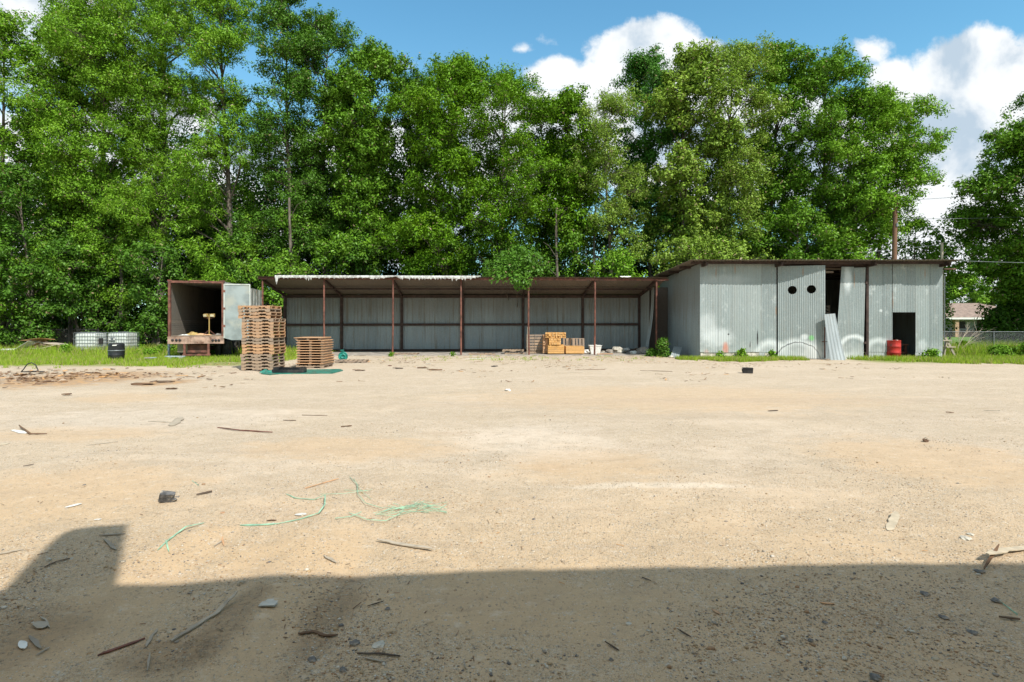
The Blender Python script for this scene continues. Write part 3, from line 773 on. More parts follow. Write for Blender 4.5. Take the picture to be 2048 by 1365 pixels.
d.add(vs, [tuple(reversed(range(n))), tuple(range(n, 2 * n))] + [(i, (i + 1) % n, (i + 1) % n + n, i + n) for i in range(n)])
door = d.build('door', M['tr_door'], tr); door['label'] = 'pale grey door swung wide open'
d = MB()
for (a, bb_) in ((0, 1), (1, 2), (2, 3)):
    pa, pb = [hg + DW @ Vector((pts[k][0], -.028, pts[k][1])) for k in (a, bb_)]
    d.beam(pa, pb, .03, .045)
d.build('door_edge', M['white_plastic'], door)
for z_ in (1.5, 2.3, 3.1): tb('hinge', M['rust'], lambda b: b.box((W + .05, -.05, z_), (.09, .06, .1)), door)
# blue grey jack stand under the left corner and the low beam before it
jk = thing('jack_stand', 'blue grey steel jack stand under the left rear corner of the trailer', 'jack', gp(338, 715))
b = MB(); b.tube([(0, 0, 0), (0, 0, .72)], .055, 12); b.box((0, 0, .02), (.3, .25, .03)); b.tube([(0, 0, .5), (.18, 0, .55)], .02, 6)
b.build('post', M['palesteel'], jk)
b = MB(); c = gp(350, 719.5); b.box((c.x, c.y, .14), (.85, .12, .05)); b.box((c.x - .2, c.y, .06), (.12, .12, .12)); b.box((c.x + .28, c.y, .06), (.2, .14, .12))
tag(b.build('low_bench', M['palesteel']), 'low grey plank on blocks in the grass below the trailer bumper', 'bench')
b = MB(); c = gp(301, 722); b.box((c.x, c.y, .13), (.34, .3, .035)); b.box((c.x + .02, c.y, .06), (.14, .14, .11))
tag(b.build('small_stool', M['palesteel']), 'small low white topped stool in the grass left of the trailer', 'stool')
b = MB(); c = gp(279, 722); b.box((c.x, c.y, .03), (.42, .12, .04), .2)
tag(b.build('wood_block', M['greywood']), 'short grey board lying in the grass beside the low stool', 'board')

# things inside the trailer (placed in the trailer's own axes)
TM = Matrix.Translation(TL) @ Matrix.Rotation(TA, 4, 'Z')
def tp(x, y, z): return TM @ Vector((x, y, z))
wl = thing('work_light', 'twin headed yellow work light on a pole standing inside the trailer', 'work light', tp(1.56, .35, ZF))
b = MB(); b.tube([(0, 0, 0), (0, 0, .92)], .026, 8); b.tube([(0, 0, .6), (0, 0, 1.0)], .016, 8); b.build('pole', M['yellow'], wl)
b = MB(); b.tube([(-.24, 0, .82), (.24, 0, .82)], .016, 6); b.tube([(-.2, 0, .82), (0, 0, .74), (.2, 0, .82)], .01, 6); b.build('crossbar', M['rust'], wl)
b = MB()
for a in (0, 2.1, 4.2): b.tube([(0, 0, .25), (math.cos(a) * .28, math.sin(a) * .28, .01)], .013, 6)
b.build('tripod', M['rust'], wl)
for s in (-1, 1):
    b = MB(); b.box((s * .16, 0, .92), (.19, .11, .13), s * .25, .25); hd_ = b.build('lamp_head', M['yellow'], wl)
    b = MB(); b.box((s * .165, -.066, .91), (.155, .012, .10), s * .25, .25); b.build('lamp_glass', M['lampglass'], hd_)
    b = MB(); b.tube([(s * .10, .05, .97), (s * .16, .08, 1.02), (s * .22, .05, .97)], .008, 5); b.build('handle', M['dkmetal'], hd_)
random.seed(21)
def crumple(mb, c, sx, sy, sz, seed, n=9):
    vs = []; fs = []
    for j in range(n + 1):
        for i in range(n + 1):
            x = (i / n - .5) * 2; y = (j / n - .5) * 2
            e = max(0, 1 - (x * x) ** 2) * max(0, 1 - (y * y) ** 2)
            h = (.55 + 1.2 * mnoise.noise(Vector((x * 1.6, y * 1.6, seed)))) * e
            k = mnoise.noise(Vector((x * 3, y * 3, seed + 5)))
            vs.append((c[0] + x * sx * (1 + .2 * k), c[1] + y * sy * (1 + .2 * k), c[2] + max(0.004, h * sz + k * .2 * sz * e)))
    for j in range(n):
        for i in range(n):
            a = j * (n + 1) + i; fs.append((a, a + 1, a + n + 2, a + n + 1))
    mb.add(vs, fs, False)
for (x, y, sx, sy, sz, mt, lb, nm, ct) in (
    (.95, .45, .42, .25, .13, 'yellow', 'crumpled yellow sheeting on the trailer floor', 'yellow_sheeting', 'sheeting'),
    (.55, .25, .25, .12, .05, 'white', 'white paper litter at the left of the trailer floor', 'paper_litter', 'litter'),
    (1.35, .2, .35, .14, .08, 'panelwood', 'tan board scraps at the foot of the work light', 'board_scraps', 'scraps'),
    (2.05, .5, .25, .25, .12, 'darkstone', 'dull grey bundle at the right of the trailer floor', 'cloth_bundle', 'bundle')):
    b = MB(); crumple(b, tp(x, y, ZF), sx, sy, sz, x * 9); tag(b.build(nm, M[mt]), lb, ct)

# ------------------------------------------------------------------ pallets
def make_pallet(mat, Lx=1.08, Wy=1.0, h=.111, name='pallet', solid=False):
    t_ = thing(name, 'pallet', 'pallet')
    bt = .018; sh = h - 2 * bt - .003
    for i, yy_ in enumerate((-Wy / 2 + .02, 0, Wy / 2 - .02)):
        b = MB()
        # stringer with two notches, seen from its long side
        xs_ = [-Lx / 2, -Lx * .36, -Lx * .34, -Lx * .16, -Lx * .14, Lx * .14, Lx * .16, Lx * .34, Lx * .36, Lx / 2]
        lo = [0, 0, sh * .55, sh * .55, 0, 0, sh * .55, sh * .55, 0, 0]
        vs = []
        for ys_ in (-.02, .02):
            for x, z in zip(xs_, lo): vs.append((x, yy_ + ys_, bt + z))
            for x in xs_: vs.append((x, yy_ + ys_, bt + sh))
        fs = []
        for i2 in range(9):
            fs += [(i2, i2 + 1, i2 + 11, i2 + 10), (i2 + 20, i2 + 30, i2 + 31, i2 + 21), (i2, i2 + 20, i2 + 21, i2 + 1), (i2 + 10, i2 + 11, i2 + 31, i2 + 30)]
        fs += [(0, 10, 30, 20), (9, 29, 39, 19)]
        b.add(vs, fs); b.build('stringer', mat, t_)
    n = 7
    b = MB()
    for i in range(n):
        x = -Lx / 2 + .05 + (Lx - .1) * i / (n - 1); b.box((x, 0, bt + sh + bt / 2 + .001), (.125 if i % 2 else .1, Wy + random.uniform(-.02, .01), bt), random.uniform(-.01, .01))
    b.build('top_deck', mat, t_)
    b = MB()
    for x in (-Lx / 2 + .06, 0, Lx / 2 - .06): b.box((x, 0, bt / 2 - .001), (.1, Wy, bt - .002))
    b.build('bottom_deck', mat, t_)
    return t_
random.seed(31)
P0 = make_pallet(M['pallet']); P1 = make_pallet(M['pallet_grey'])
ORD = ['first', 'second', 'third', 'fourth', 'fifth', 'sixth', 'seventh', 'eighth', 'ninth', 'tenth', 'eleventh', 'twelfth', 'thirteenth', 'fourteenth', 'fifteenth', 'sixteenth', 'seventeenth', 'eighteenth', 'nineteenth', 'twentieth']
s0 = gp(480, 742); usedP = [False, False]
NP = 20
for k in range(NP):
    grey = k < 5 or k in (8, 9, 15, 18)
    src = P1 if grey else P0
    if usedP[int(grey)]: o = copy_tree(src)
    else: o = src; usedP[int(grey)] = True
    off = -.12 if k >= 16 else (0.0 if k >= 5 else -.035)
    x = s0.x + .585 + off + random.uniform(-.018, .018); y = s0.y + .52 + random.uniform(-.015, .015)
    o.location = (x, y, .012 + k * .1105); o.rotation_euler = (0, random.uniform(-.003, .003), random.uniform(-.018, .018) + (.02 if k >= 16 else 0))
    lb = 'topmost pallet of the tall pallet stack' if k == NP - 1 else ('bottom pallet of the tall pallet stack' if k == 0 else
         ('%s pallet from the bottom of the tall pallet stack' % ORD[k] if k < 11 else '%s pallet from the top of the tall pallet stack' % ORD[NP - 1 - k]))
    tag(o, lb, 'pallet', 'pallets of the tall stack')
# loose flat pallets on the ground
for (px, py, rz, sx, lb) in ((1029, 711, .03, .95, 'grey pallet lying on another near the left of the lumber pile'),
                             (963, 712.5, .05, 1.25, 'low flat pallet in the bark left of the paired grey pallets'),
                             (697, 727, .12, 1.15, 'weathered flat pallet on the ground beside the green pump'),
                             (807, 712, .0, 1.2, 'low tan pallet at the edge of the open shed slab')):
    o = copy_tree(P1); c = gp(px, py); o.location = (c.x, c.y + .5, .01); o.rotation_euler = (0, 0, rz); o.scale = (sx, .8, .9)
    tag(o, lb, 'pallet'); 
    if 'group' in o: del o['group']
    if px == 1029:
        q = copy_tree(P1); q.location = (c.x - .06, c.y + .55, .17); q.rotation_euler = (0, 0, -.06); q.scale = (1., .8, .9)
        tag(q, 'upper grey pallet of the pair left of the lumber pile', 'pallet')
        if 'group' in q: del q['group']
# stack of closed board panels
def make_panel():
    t_ = thing('wood_panel', 'panel', 'panel')
    b = MB()
    for i in range(5):
        b.box((0, -.42 + i * .21, .075), (1.0, .2, .022), random.uniform(-.006, .006), 0, 0, .003)
    b.build('boards', M['panelwood'], t_)
    b = MB()
    for x in (-.42, 0, .42): b.box((x, 0, .033), (.09, .98, .06))
    b.build('cleats', M['pallet_grey'], t_)
    return t_
pn = make_panel(); c = gp(592, 737)
bp = copy_tree(P1); bp.location = (c.x + .5, c.y + .5, .01); bp.rotation_euler = (0, 0, 0); bp.scale = (.93, .98, .8)
tag(bp, 'dark pallet carrying the stack of tan wood panels', 'pallet')
if 'group' in bp: del bp['group']
for k in range(11):
    o = pn if k == 0 else copy_tree(pn)
    off = random.uniform(-.02, .02); 
    if k == 10: off = -.07
    o.location = (c.x + .5 + off, c.y + .5 + random.uniform(-.015, .015), .10 + k * .092); o.rotation_euler = (0, 0, random.uniform(-.025, .025))
    lb = 'topmost tan wood panel of the short stack' if k == 10 else ('lowest tan wood panel of the short stack' if k == 0 else '%s tan wood panel from the bottom of the short stack' % ORD[k])
    tag(o, lb, 'wood panel', 'wood panels of the short stack')
# second set leaning out behind at the left
for k in range(4):
    o = copy_tree(pn); o.location = (c.x + .25 + random.uniform(-.02, .02), c.y + 1.55, .35 + k * .1 - .33 * 1); o.rotation_euler = (0, 0, .05)
    tag(o, '%s reddish wood panel from the ground in the low pile behind the short stack' % ORD[k], 'wood panel', 'wood panels behind the short stack')

# ------------------------------------------------------------------ lumber in the open shed
def crate(name, x0, x1, y0, y1, z0, z1, mat, lb, cat, slat=.09, gap=.008, rz=0):
    t_ = thing(name, lb, cat, ((x0 + x1) / 2, (y0 + y1) / 2, z0), rz)
    hx = (x1 - x0) / 2; hy = (y1 - y0) / 2; h = z1 - z0
    b = MB(); n = max(1, int(h / slat)); s = h / n
    for i in range(n):
        for yy_ in (-hy, hy): b.box((0, yy_, s * (i + .5)), (2 * hx, .022, s - gap))
        for xx in (-hx, hx): b.box((xx, 0, s * (i + .5)), (.022, 2 * hy - .026, s - gap))
    b.build('side_boards', mat, t_)
    b = MB(); b.box((0, 0, h * .5), (2 * hx - .06, 2 * hy - .06, h - .04)); b.build('filling', M['darkwood'], t_)
    b = MB(); n = max(2, int(2 * hx / .1))
    for i in range(n): b.box((-hx + (i + .5) * 2 * hx / n, 0, h + .008), (2 * hx / n - .008, 2 * hy, .018))
    b.build('lid_boards', mat, t_)
    return t_
def lum(px0, px1, py0, py1, D, dp, name, mat, lb, cat, **k):
    return crate(name, gx(px0, D), gx(px1, D), D, D + dp, max(.05, gz(py1, D)), gz(py0, D), M[mat], lb, cat, **k)
lum(1096, 1128, 691, 707.5, 27.9, .9, 'wooden_crate', 'fresh', 'low orange wooden crate at the bottom left of the lumber pile', 'crate')
lum(1132, 1168, 694, 707.5, 27.9, .9, 'wooden_crate', 'fresh', 'low orange wooden crate at the right of the lumber pile', 'crate', slat=.13)
def bundle(px0, px1, py0, py1, D, dp, mat, lb, nx_=9, nz_=5, along='Y', rz=0):
    x0, x1 = gx(px0, D), gx(px1, D); z0, z1 = max(.06, gz(py1, D)), gz(py0, D)
    t_ = MB(); cx, cy = (x0 + x1) / 2, D + dp / 2
    for j in range(nz_):
        for i in range(nx_):
            x = x0 + (x1 - x0) * (i + .5) / nx_ - cx; z = (z1 - z0) * (j + .5) / nz_
            t_.box((x, random.uniform(-.05, .05), z), ((x1 - x0) / nx_ - .008, dp, (z1 - z0) / nz_ - .006), random.uniform(-.01, .01))
    o = t_.build('lumber_bundle', M[mat]); o.location = (cx, cy, z0); o.rotation_euler = (0, 0, rz)
    return tag(o, lb, 'lumber')
bundle(1098, 1122, 677, 690, 27.86, .95, 'fresh', 'middle orange bundle of upright cut boards in the lumber pile', 8, 3)
bundle(1092, 1133, 665.5, 676.5, 27.95, .95, 'fresh', 'topmost orange bundle of short boards crowning the lumber pile', 12, 3, rz=-.06)
bundle(1086, 1096, 670, 707, 28.2, .9, 'panelwood', 'tall narrow stack of tan boards at the left flank of the lumber pile', 2, 9)
b = MB(); c = Vector((gx(1113, 27.9), 28.55, gz(676.5, 27.9))); b.box((0, 0, 0), (1.0, .8, .02), -.08, 0, -.02)
o = b.build('thin_board', M['pallet_grey']); o.location = c; tag(o, 'thin grey board sheet under the topmost orange bundle', 'board')
for (px, lbl, rr) in ((1065, 'dark grey pallet standing on edge behind the splintered post', .0), (1078, 'grey pallet standing on edge next to the lumber pile', .12)):
    o = copy_tree(P1); o.location = (gx(px, 28.8), 28.8, .55); o.rotation_euler = (R(90), R(90), rr); o.scale = (.9, .62 if px == 1065 else .5, 1)
    tag(o, lbl, 'pallet', 'pallets standing on edge by the lumber')
    if px == 1065: o['group'] = 'pallets standing on edge by the lumber'
o = copy_tree(P1); o.location = (gx(1147, 29.2), 29.2, .45); o.rotation_euler = (R(82), 0, .02); o.scale = (1.05, .75, 1)
tag(o, 'dark pallet leaning on its side behind the right hand crate', 'pallet', 'pallets standing on edge by the lumber')
b = MB(); c = gp(1057, 711); b.box((c.x, c.y - .06, .72), (.11, .05, 1.42), .1, .0, .0, .012)
tag(b.build('splintered_post', M['greywood']), 'pale splintered board standing against the fifth front post', 'board')
random.seed(5)
def rock(mb, c, s, sq=.7, seed=0, n=8):
    vs = []; fs = []; m_ = 5
    for j in range(m_ + 1):
        th = math.pi * j / m_
        for i in range(n):
            ph = 2 * math.pi * i / n
            d = Vector((math.sin(th) * math.cos(ph), math.sin(th) * math.sin(ph), math.cos(th)))
            r = s * (.8 + .55 * mnoise.noise(d * 1.7 + Vector((seed * 3.1, seed, 0))))
            vs.append((c[0] + d.x * r, c[1] + d.y * r, c[2] + d.z * r * sq))
    for j in range(m_):
        for i in range(n):
            i2 = (i + 1) % n; fs.append((j * n + i, (j + 1) * n + i, (j + 1) * n + i2, j * n + i2))
    mb.add(vs, fs, False)
rub = [(1100, 706, .26, 'white', 'white crumpled bag in front of the orange crate', 'crumpled_bag', 'bag'),
       (1172, 708, .26, 'white', 'white knotted bag right of the lumber pile', 'crumpled_bag', 'bag'),
       (1181, 709, .13, 'rubble', 'small pale lump beside the knotted white bag', 'rubble_lump', 'rubble'),
       (1236, 708, .42, 'rubble', 'long low pale concrete slab in the rubble row', 'rubble_slab', 'rubble'),
       (1252, 707, .32, 'white', 'pointed white block behind the pale concrete slab', 'rubble_block', 'rubble'),
       (1206, 707, .16, 'rubble', 'small pale lump between the white tub and the brown block', 'rubble_lump', 'rubble'),
       (1268, 710, .24, 'white', 'flat white scrap in front of the dark slanting board', 'white_scrap', 'scrap'),
       (1302, 712, .26, 'rubble', 'dusty grey lump left of the small bush at the shed gap', 'rubble_lump', 'rubble'),
       (1222, 708, .28, 'concrete', 'brown block between the post and the concrete slab', 'rubble_block', 'rubble'),
       (1290, 709, .42, 'concrete', 'grey bulky sack at the foot of the bent sheet', 'bulky_sack', 'sack'),
       (1280, 711, .20, 'darkstone', 'dark low heap in front of the grey bulky sack', 'dark_heap', 'rubble'),
       (1326, 712, .33, 'rubble', 'pale grey lumpy concrete boulder beside the bush', 'concrete_boulder', 'rubble'),
       (1343, 716, .12, 'rubble', 'small pale stone in front of the big shed corner', 'pale_stone', 'stone'),
       (1394, 713, .20, 'rubble', 'broken white stone at the corner of the big shed', 'corner_stone', 'stone')]
for i, (px, py, s, mt, lb, nm, ct) in enumerate(rub):
    b = MB(); c = gp(px, py); rock(b, (c.x, c.y + s * .5, s * .38), s, .62, i + 1.5, 11); rock(b, (c.x + s * .7, c.y + s * .6, s * .2), s * .5, .6, i + 9.5, 9)
    tag(b.build(nm, M[mt]), lb, ct)
bk = thing('white_tub', 'square white plastic tub standing behind the sixth front post', 'tub', (gx(1190, 28.3), 28.3, .05))
b = MB(); vs = []; 
for (hw, z) in ((.19, 0), (.25, .42), (.27, .42), (.27, .45), (.24, .45), (.18, .03)):
    for a, c_ in ((-1,-1),(1,-1),(1,1),(-1,1)): vs.append((a * hw * 1.2, c_ * hw, z))
fs = [(i * 4 + k, i * 4 + (k + 1) % 4, (i + 1) * 4 + (k + 1) % 4, (i + 1) * 4 + k) for i in range(5) for k in range(4)] + [(3, 2, 1, 0), (20, 21, 22, 23)]
b.add(vs, fs); b.build('body', M['white'], bk)
b = MB(); crumple(b, (0, 0, .30), .2, .17, .2, 3.); b.build('contents', M['rubble'], bk)
for i, (px, py, ln, rz, lb) in enumerate(((1210, 711, .8, .05, 'pale board end lying right of the white tub'), (1262, 708, .7, -.5, 'dark slanting board on the rubble near the bent sheet'),
        (1145, 709.5, 1.1, -.05, 'thin pale plank lying before the right hand crate'), (1078, 709, .7, .05, 'short tan plank before the upright grey pallets'))):
    b = MB(); c = gp(px, py); b.box((0, 0, .05), (ln, .16, .045), rz, 0, .0 if i != 1 else -.35, .008)
    o = b.build('loose_board', M['darkwood' if i == 1 else 'panelwood']); o.location = (c.x, c.y, .02 + .12 * (i == 1)); tag(o, lb, 'board')
b = MB(); quadsheet(b, wp(1340, 714.5, 26.0), wp(1358, 716, 25.7), wp(1348, 693.5, 27.1), wp(1364, 694.5, 27.0), pitch=.09, amp=.014)
tag(b.build('corrugated_sheet', M['lean_sheet']), 'small corrugated scrap sheet leaning at the corner of the big shed', 'metal sheet')

# green pump, green sheet, black frame
c = gp(686, 724); pp = thing('green_pump', 'teal green cast pump with a round face before the open shed', 'pump', (c.x, c.y, .02), .15)
b = MB(); b.lathe([(0, -.03), (.07, -.03), (.075, -.06), (.10, -.06), (.11, -.03), (.15, -.03), (.16, -.05), (.19, -.05), (.20, .0), (.19, .05), (.12, .06), (.1, .12), (0, .14)], 24, (0, 0, .21), axis='Y'); b.build('housing', M['green_paint'], pp)
b = MB(); b.lathe([(0, .02), (.09, .02), (.09, .0), (.05, -.01), (.05, -.12), (0, -.12)], 14, (-.04, 0, .46)); b.build('outlet', M['green_paint'], pp)
b = MB(); b.box((0, 0, .03), (.32, .18, .05)); b.box((-.1, 0, .09), (.05, .1, .1)); b.box((.1, 0, .09), (.05, .1, .1)); b.build('base', M['green_paint'], pp)
b = MB(); vs = []
for px, py in ((522, 749), (530, 743), (560, 741.5), (640, 740.5), (680, 740), (686, 742.5), (665, 748), (600, 748.5), (560, 749), (540, 751)):
    p = gp(px, py); vs.append((p.x, p.y, .03))
n = len(vs); vs2 = [(x, y, .004) for x, y, z in vs]
b.add(vs + vs2, [tuple(reversed(range(n)))] + [(i, i + n, (i + 1) % n + n, (i + 1) % n) for i in range(n)])
tag(b.build('plastic_sheet', M['green_sheet']), 'long flat teal sheet lying before the pallet stacks', 'sheet')
b = MB(); c = gp(533, 748); crumple(b, (c.x, c.y + .1, .03), .22, .16, .1, 2.2); tag(b.build('crumpled_sheet', M['green_sheet']), 'crumpled teal plastic at the left end of the flat sheet', 'sheet')
c = gp(576, 748); fr = thing('plastic_frame', 'black ribbed plastic tray lying on the teal sheet', 'frame piece', (c.x, c.y + .12, .035), -.02)  # black plastic frame piece with ribs
b = MB(); b.box((0, .11, .085), (1.02, .035, .15)); b.box((0, -.13, .05), (1.02, .035, .09))
for i in range(11): b.box((-.5 + i * .1, 0, .055), (.022, .24, .10))
b.build('frame piece', M['black_plastic'], fr)
b = MB(); b.box((-.38, .0, .12), (.18, .27, .10)); b.box((.42, .02, .11), (.14, .25, .08)); b.build('corner_block', M['black_plastic'], fr)
c = gp(1498, 747.5); bx = thing('black_crate', 'small black plastic crate on its side alone on the gravel', 'crate', (c.x, c.y + .1, 0), -.35)
b = MB(); b.box((0, 0, .095), (.32, .22, .17), 0, 0, .03, .008); b.build('body', M['black_plastic'], bx)
b = MB(); b.box((-.168, 0, .1), (.012, .14, .09)); b.box((.0, -.113, .17), (.3, .012, .022)); b.box((0, -.113, .03), (.3, .012, .022)); b.build('rim', M['dkmetal'], bx)

# ------------------------------------------------------------------ totes and drums at the left
def make_tote(lb, c, rz):
    t_ = thing('liquid_tote', lb, 'tote', c, rz)
    b = MB(); r = .07; n = 5
    x, y = .56, .46; ring = []
    for (cx_, cy_, a0) in ((x - r, y - r, 0), (-x + r, y - r, 90), (-x + r, -y + r, 180), (x - r, -y + r, 270)):
        for k in range(n + 1): a = R(a0 + 90 * k / n); ring.append((cx_ + r * math.cos(a), cy_ + r * math.sin(a)))
    m_ = len(ring); zs = [(.14, .96), (.16, 1), (.45, 1.005), (.8, 1.0), (.98, 1.0), (1.04, .96), (1.06, .88)]
    vs = [(px * s, py * s, z) for z, s in zs for px, py in ring]
    fs = [(j * m_ + i, j * m_ + (i + 1) % m_, (j + 1) * m_ + (i + 1) % m_, (j + 1) * m_ + i) for j in range(len(zs) - 1) for i in range(m_)]
    fs += [tuple(reversed(range(m_))), tuple(range((len(zs) - 1) * m_, len(zs) * m_))]
    b.add(vs, fs, True); tk = b.build('tank', M['white_plastic'], t_)
    b = MB(); b.lathe([(0, .06), (.11, .06), (.12, 0)], 16, (0, 0, 1.06)); b.build('cap', M['black_plastic'], tk)
    b = MB()
    for z in (.14, .33, .52, .71, .90, 1.10):
        q = [(-.59, -.49, z), (.59, -.49, z), (.59, .49, z), (-.59, .49, z), (-.59, -.49, z)]
        for a, c_ in zip(q, q[1:]): b.tube([a, c_], .011, 6)
    for i in range(9):
        xx = -.59 + 1.18 * i / 8
        for yy_ in (-.50, .50): b.tube([(xx, yy_, .12), (xx, yy_, 1.10)], .011, 6)
    for i in range(1, 7):
        yy_ = -.49 + .98 * i / 7
        for xx in (-.60, .60): b.tube([(xx, yy_, .12), (xx, yy_, 1.10)], .011, 6)
    for yy_ in (-.2, .2): b.tube([(-.59, yy_, 1.10), (0, yy_, 1.13), (.59, yy_, 1.10)], .012, 6)
    b.build('cage', M['galv'], t_)
    b = MB()
    for xx in (-.5, 0, .5): b.box((xx, 0, .05), (.12, .96, .1))
    b.box((0, 0, .12), (1.18, .98, .03)); b.build('base', M['dkmetal'], t_)
    return t_
t1 = make_tote('white caged liquid tote left of the black drum', (gx(180, 31.0), 31.1, 0), .03)
b = MB(); b.box((.605, -.1, .62), (.01, .36, .34)); b.build('label_plate', M['dkmetal'], t1)
t2 = make_tote('white caged liquid tote behind and right of the black drum', (gx(243, 31.8), 31.9, 0), -.04)
b = MB(); b.box((-.22, -.515, .72), (.34, .01, .2)); b.build('label_plate', M['galv'], t2)
for x_, w_ in ((-.36, .1), (-.1, .08)):
    b = MB(); b.box((x_, -.53, .72), (w_, .008, .1)); b.build('paper_label', M['white'], t2)
c = gp(223, 721); dm = thing('plastic_drum', 'black plastic drum standing in the grass before the totes', 'drum', (c.x, c.y + .3, 0))
b = MB(); b.lathe([(0, 0), (.27, 0), (.30, .03), (.305, .2), (.315, .22), (.305, .24), (.315, .42), (.305, .60), (.31, .66), (.30, .70), (.25, .74), (.24, .70), (0, .69)], 32); b.build('body', M['black_plastic'], dm)
b = MB(); b.lathe([(.317, .40), (.325, .41), (.325, .43), (.317, .44)], 32); b.build('hoop', M['galv'], dm)
b = MB(); b.box((.12, -.285, .655), (.16, .02, .04), .35); b.build('paper_label', M['white'], dm)
c = gp(1790, 718.5); rd = thing('steel_drum', 'dented red steel drum in front of the shed doorway', 'drum', (c.x, c.y + .1, 0), 0)
M['red_drum'] = plain('worn red paint', (.42, .030, .022), .5, .1, .3, 5., (.13, .035, .028))
b = MB(); b.lathe([(0, .02), (.27, .0), (.29, .01), (.285, .27), (.298, .29), (.285, .31), (.285, .55), (.298, .57), (.285, .59), (.285, .83), (.297, .85), (.28, .85), (.27, .80), (0, .79)], 32); b.build('body', M['red_drum'], rd)
b = MB()
for i, (a, hh) in enumerate(((.3, .1), (1.4, .07), (2.6, .12), (3.9, .06), (5., .09))): b.box((.18 * math.cos(a), .18 * math.sin(a), .82), (.05, .05, hh), a)
b.build('contents', M['rubble'], rd)
random.seed(12)
bp_ = [(35, 706, 2.4, .04, .10, 'white', 'long pale board at the bottom left of the scrap pile', .35), (5, 706, 2.0, -.05, .05, 'greywood', 'grey board at the far left edge of the scrap pile', .3),
       (72, 702, 1.5, .10, .62, 'panelwood', 'tan sheet of plywood on top of the scrap pile', .8), (88, 703, 1.6, -.30, .36, 'darkwood', 'dark slanting board across the scrap pile', .15),
       (60, 705, 1.2, .42, .32, 'panelwood', 'short tan board leaning on the scrap pile', .15), (100, 700, 1.3, -.12, .42, 'greywood', 'grey flat board at the upper right of the scrap pile', .5),
       (48, 702, 1.5, .45, .24, 'white', 'pale sheet slanting up at the left of the scrap pile', .6), (112, 706, 1.3, .1, .06, 'darkwood', 'dark board trailing right out of the scrap pile', .2),
       (78, 708, 1.7, .0, .08, 'pallet_grey', 'long grey board lying in front of the scrap pile', .18), (92, 706, 1.1, .25, .2, 'greywood', 'thin grey lath sticking up in the scrap pile', .06)]
for i, (px, py, ln, ry, z, mt, lb, wd_) in enumerate(bp_):
    b = MB(); c = gp(px, 705); b.box((0, 0, 0), (ln, wd_, .03), random.uniform(-.3, .3), random.uniform(-.2, .2), -ry, .02)
    o = b.build('scrap_board', M[mt]); o.location = (c.x, c.y - .2 + random.uniform(0, .6), z + .08); tag(o, lb, 'board')
b = MB(); c = gp(72, 703); rock(b, (0, 0, .2), .95, .42, 3, 18); rock(b, (.8, .1, .12), .6, .4, 5, 14); rock(b, (-.8, 0, .05), .55, .35, 7, 14)
o = b.build('earth_heap', M['bark']); o.location = (c.x, c.y + .6, 0); tag(o, 'heap of bark and earth inside the scrap pile', 'heap')
# black hose loop
b = MB(); pts = []
for px, py, z in ((12, 745, .01), (18, 742, .12), (24, 742, .26), (33, 742, .32), (42, 743, .24), (47, 744, .06), (38, 744, .015), (22, 745, .012), (12, 745, .012), (40, 745, .02), (60, 741, .02)):
    D = 17.6; pts.append((gx(px, D), gp(px, 745).y, max(z * 1.0, .015)))
b.tube(pts, .018, 6); tag(b.build('black_hose', M['wire']), 'looped black hose at the edge of the grass', 'hose')
b = MB(); b.tube([gp(x, y, .01) + Vector((0, 0, .02)) for x, y in ((498, 734), (505, 740), (520, 744), (532, 744))], .012, 5)
tag(b.build('black_cable', M['wire']), 'thin black cable curling from the tall pallet stack', 'cable')

# ------------------------------------------------------------------ inside the big shed
random.seed(8)
wb = thing('work_bench', 'rough brown workbench just inside the dark doorway', 'workbench', (X(1812), 26.1, 0))
b = MB(); b.box((0, 0, .62), (1.2, .7, .06)); b.build('bench_top', M['rust'], wb)
for sx in (-.5, .12, .5):
    b = MB(); b.box((sx, -.25, .3), (.09, .09, .6)); b.build('leg', M['rust'], wb)
b = MB(); b.box((0, -.3, .25), (1.1, .05, .1)); b.build('stretcher', M['rust'], wb)
b = MB(); rock(b, (X(1800), 26.0, .73), .14, .6, 4); tag(b.build('tool_bundle', M['dkmetal']), 'dark clutter on the left of the workbench', 'clutter')
b = MB(); b.box((X(1817), 26.05, .78), (.28, .3, .2), .2); tag(b.build('wooden_box', M['rust']), 'brown wooden box on the workbench', 'box')
b = MB(); b.lathe([(0, 0), (.14, 0), (.16, .34), (.15, .34), (.13, .03), (0, .03)], 18, (X(1812), 25.75, .22 - .2)); tag(b.build('steel_bucket', M['dkmetal']), 'dark bucket under the workbench', 'bucket')
for k in range(4):
    o = copy_tree(P1); o.location = (X(1662), 26.6, 1.9 + k * .15); o.rotation_euler = (0, 0, random.uniform(-.03, .03)); o.scale = (1, 1, 1.2)
    tag(o, '%s pallet from the top of the stack seen through the door gap' % ORD[3 - k], 'pallet', 'pallets inside the shed')
b = MB(); b.box((X(1662), 26.6, .95), (1.1, 1.0, 1.88)); 
cr_ = tag(b.build('pallet_crate', M['darkwood']), 'tall dark crate under the pallets behind the door gap', 'crate')
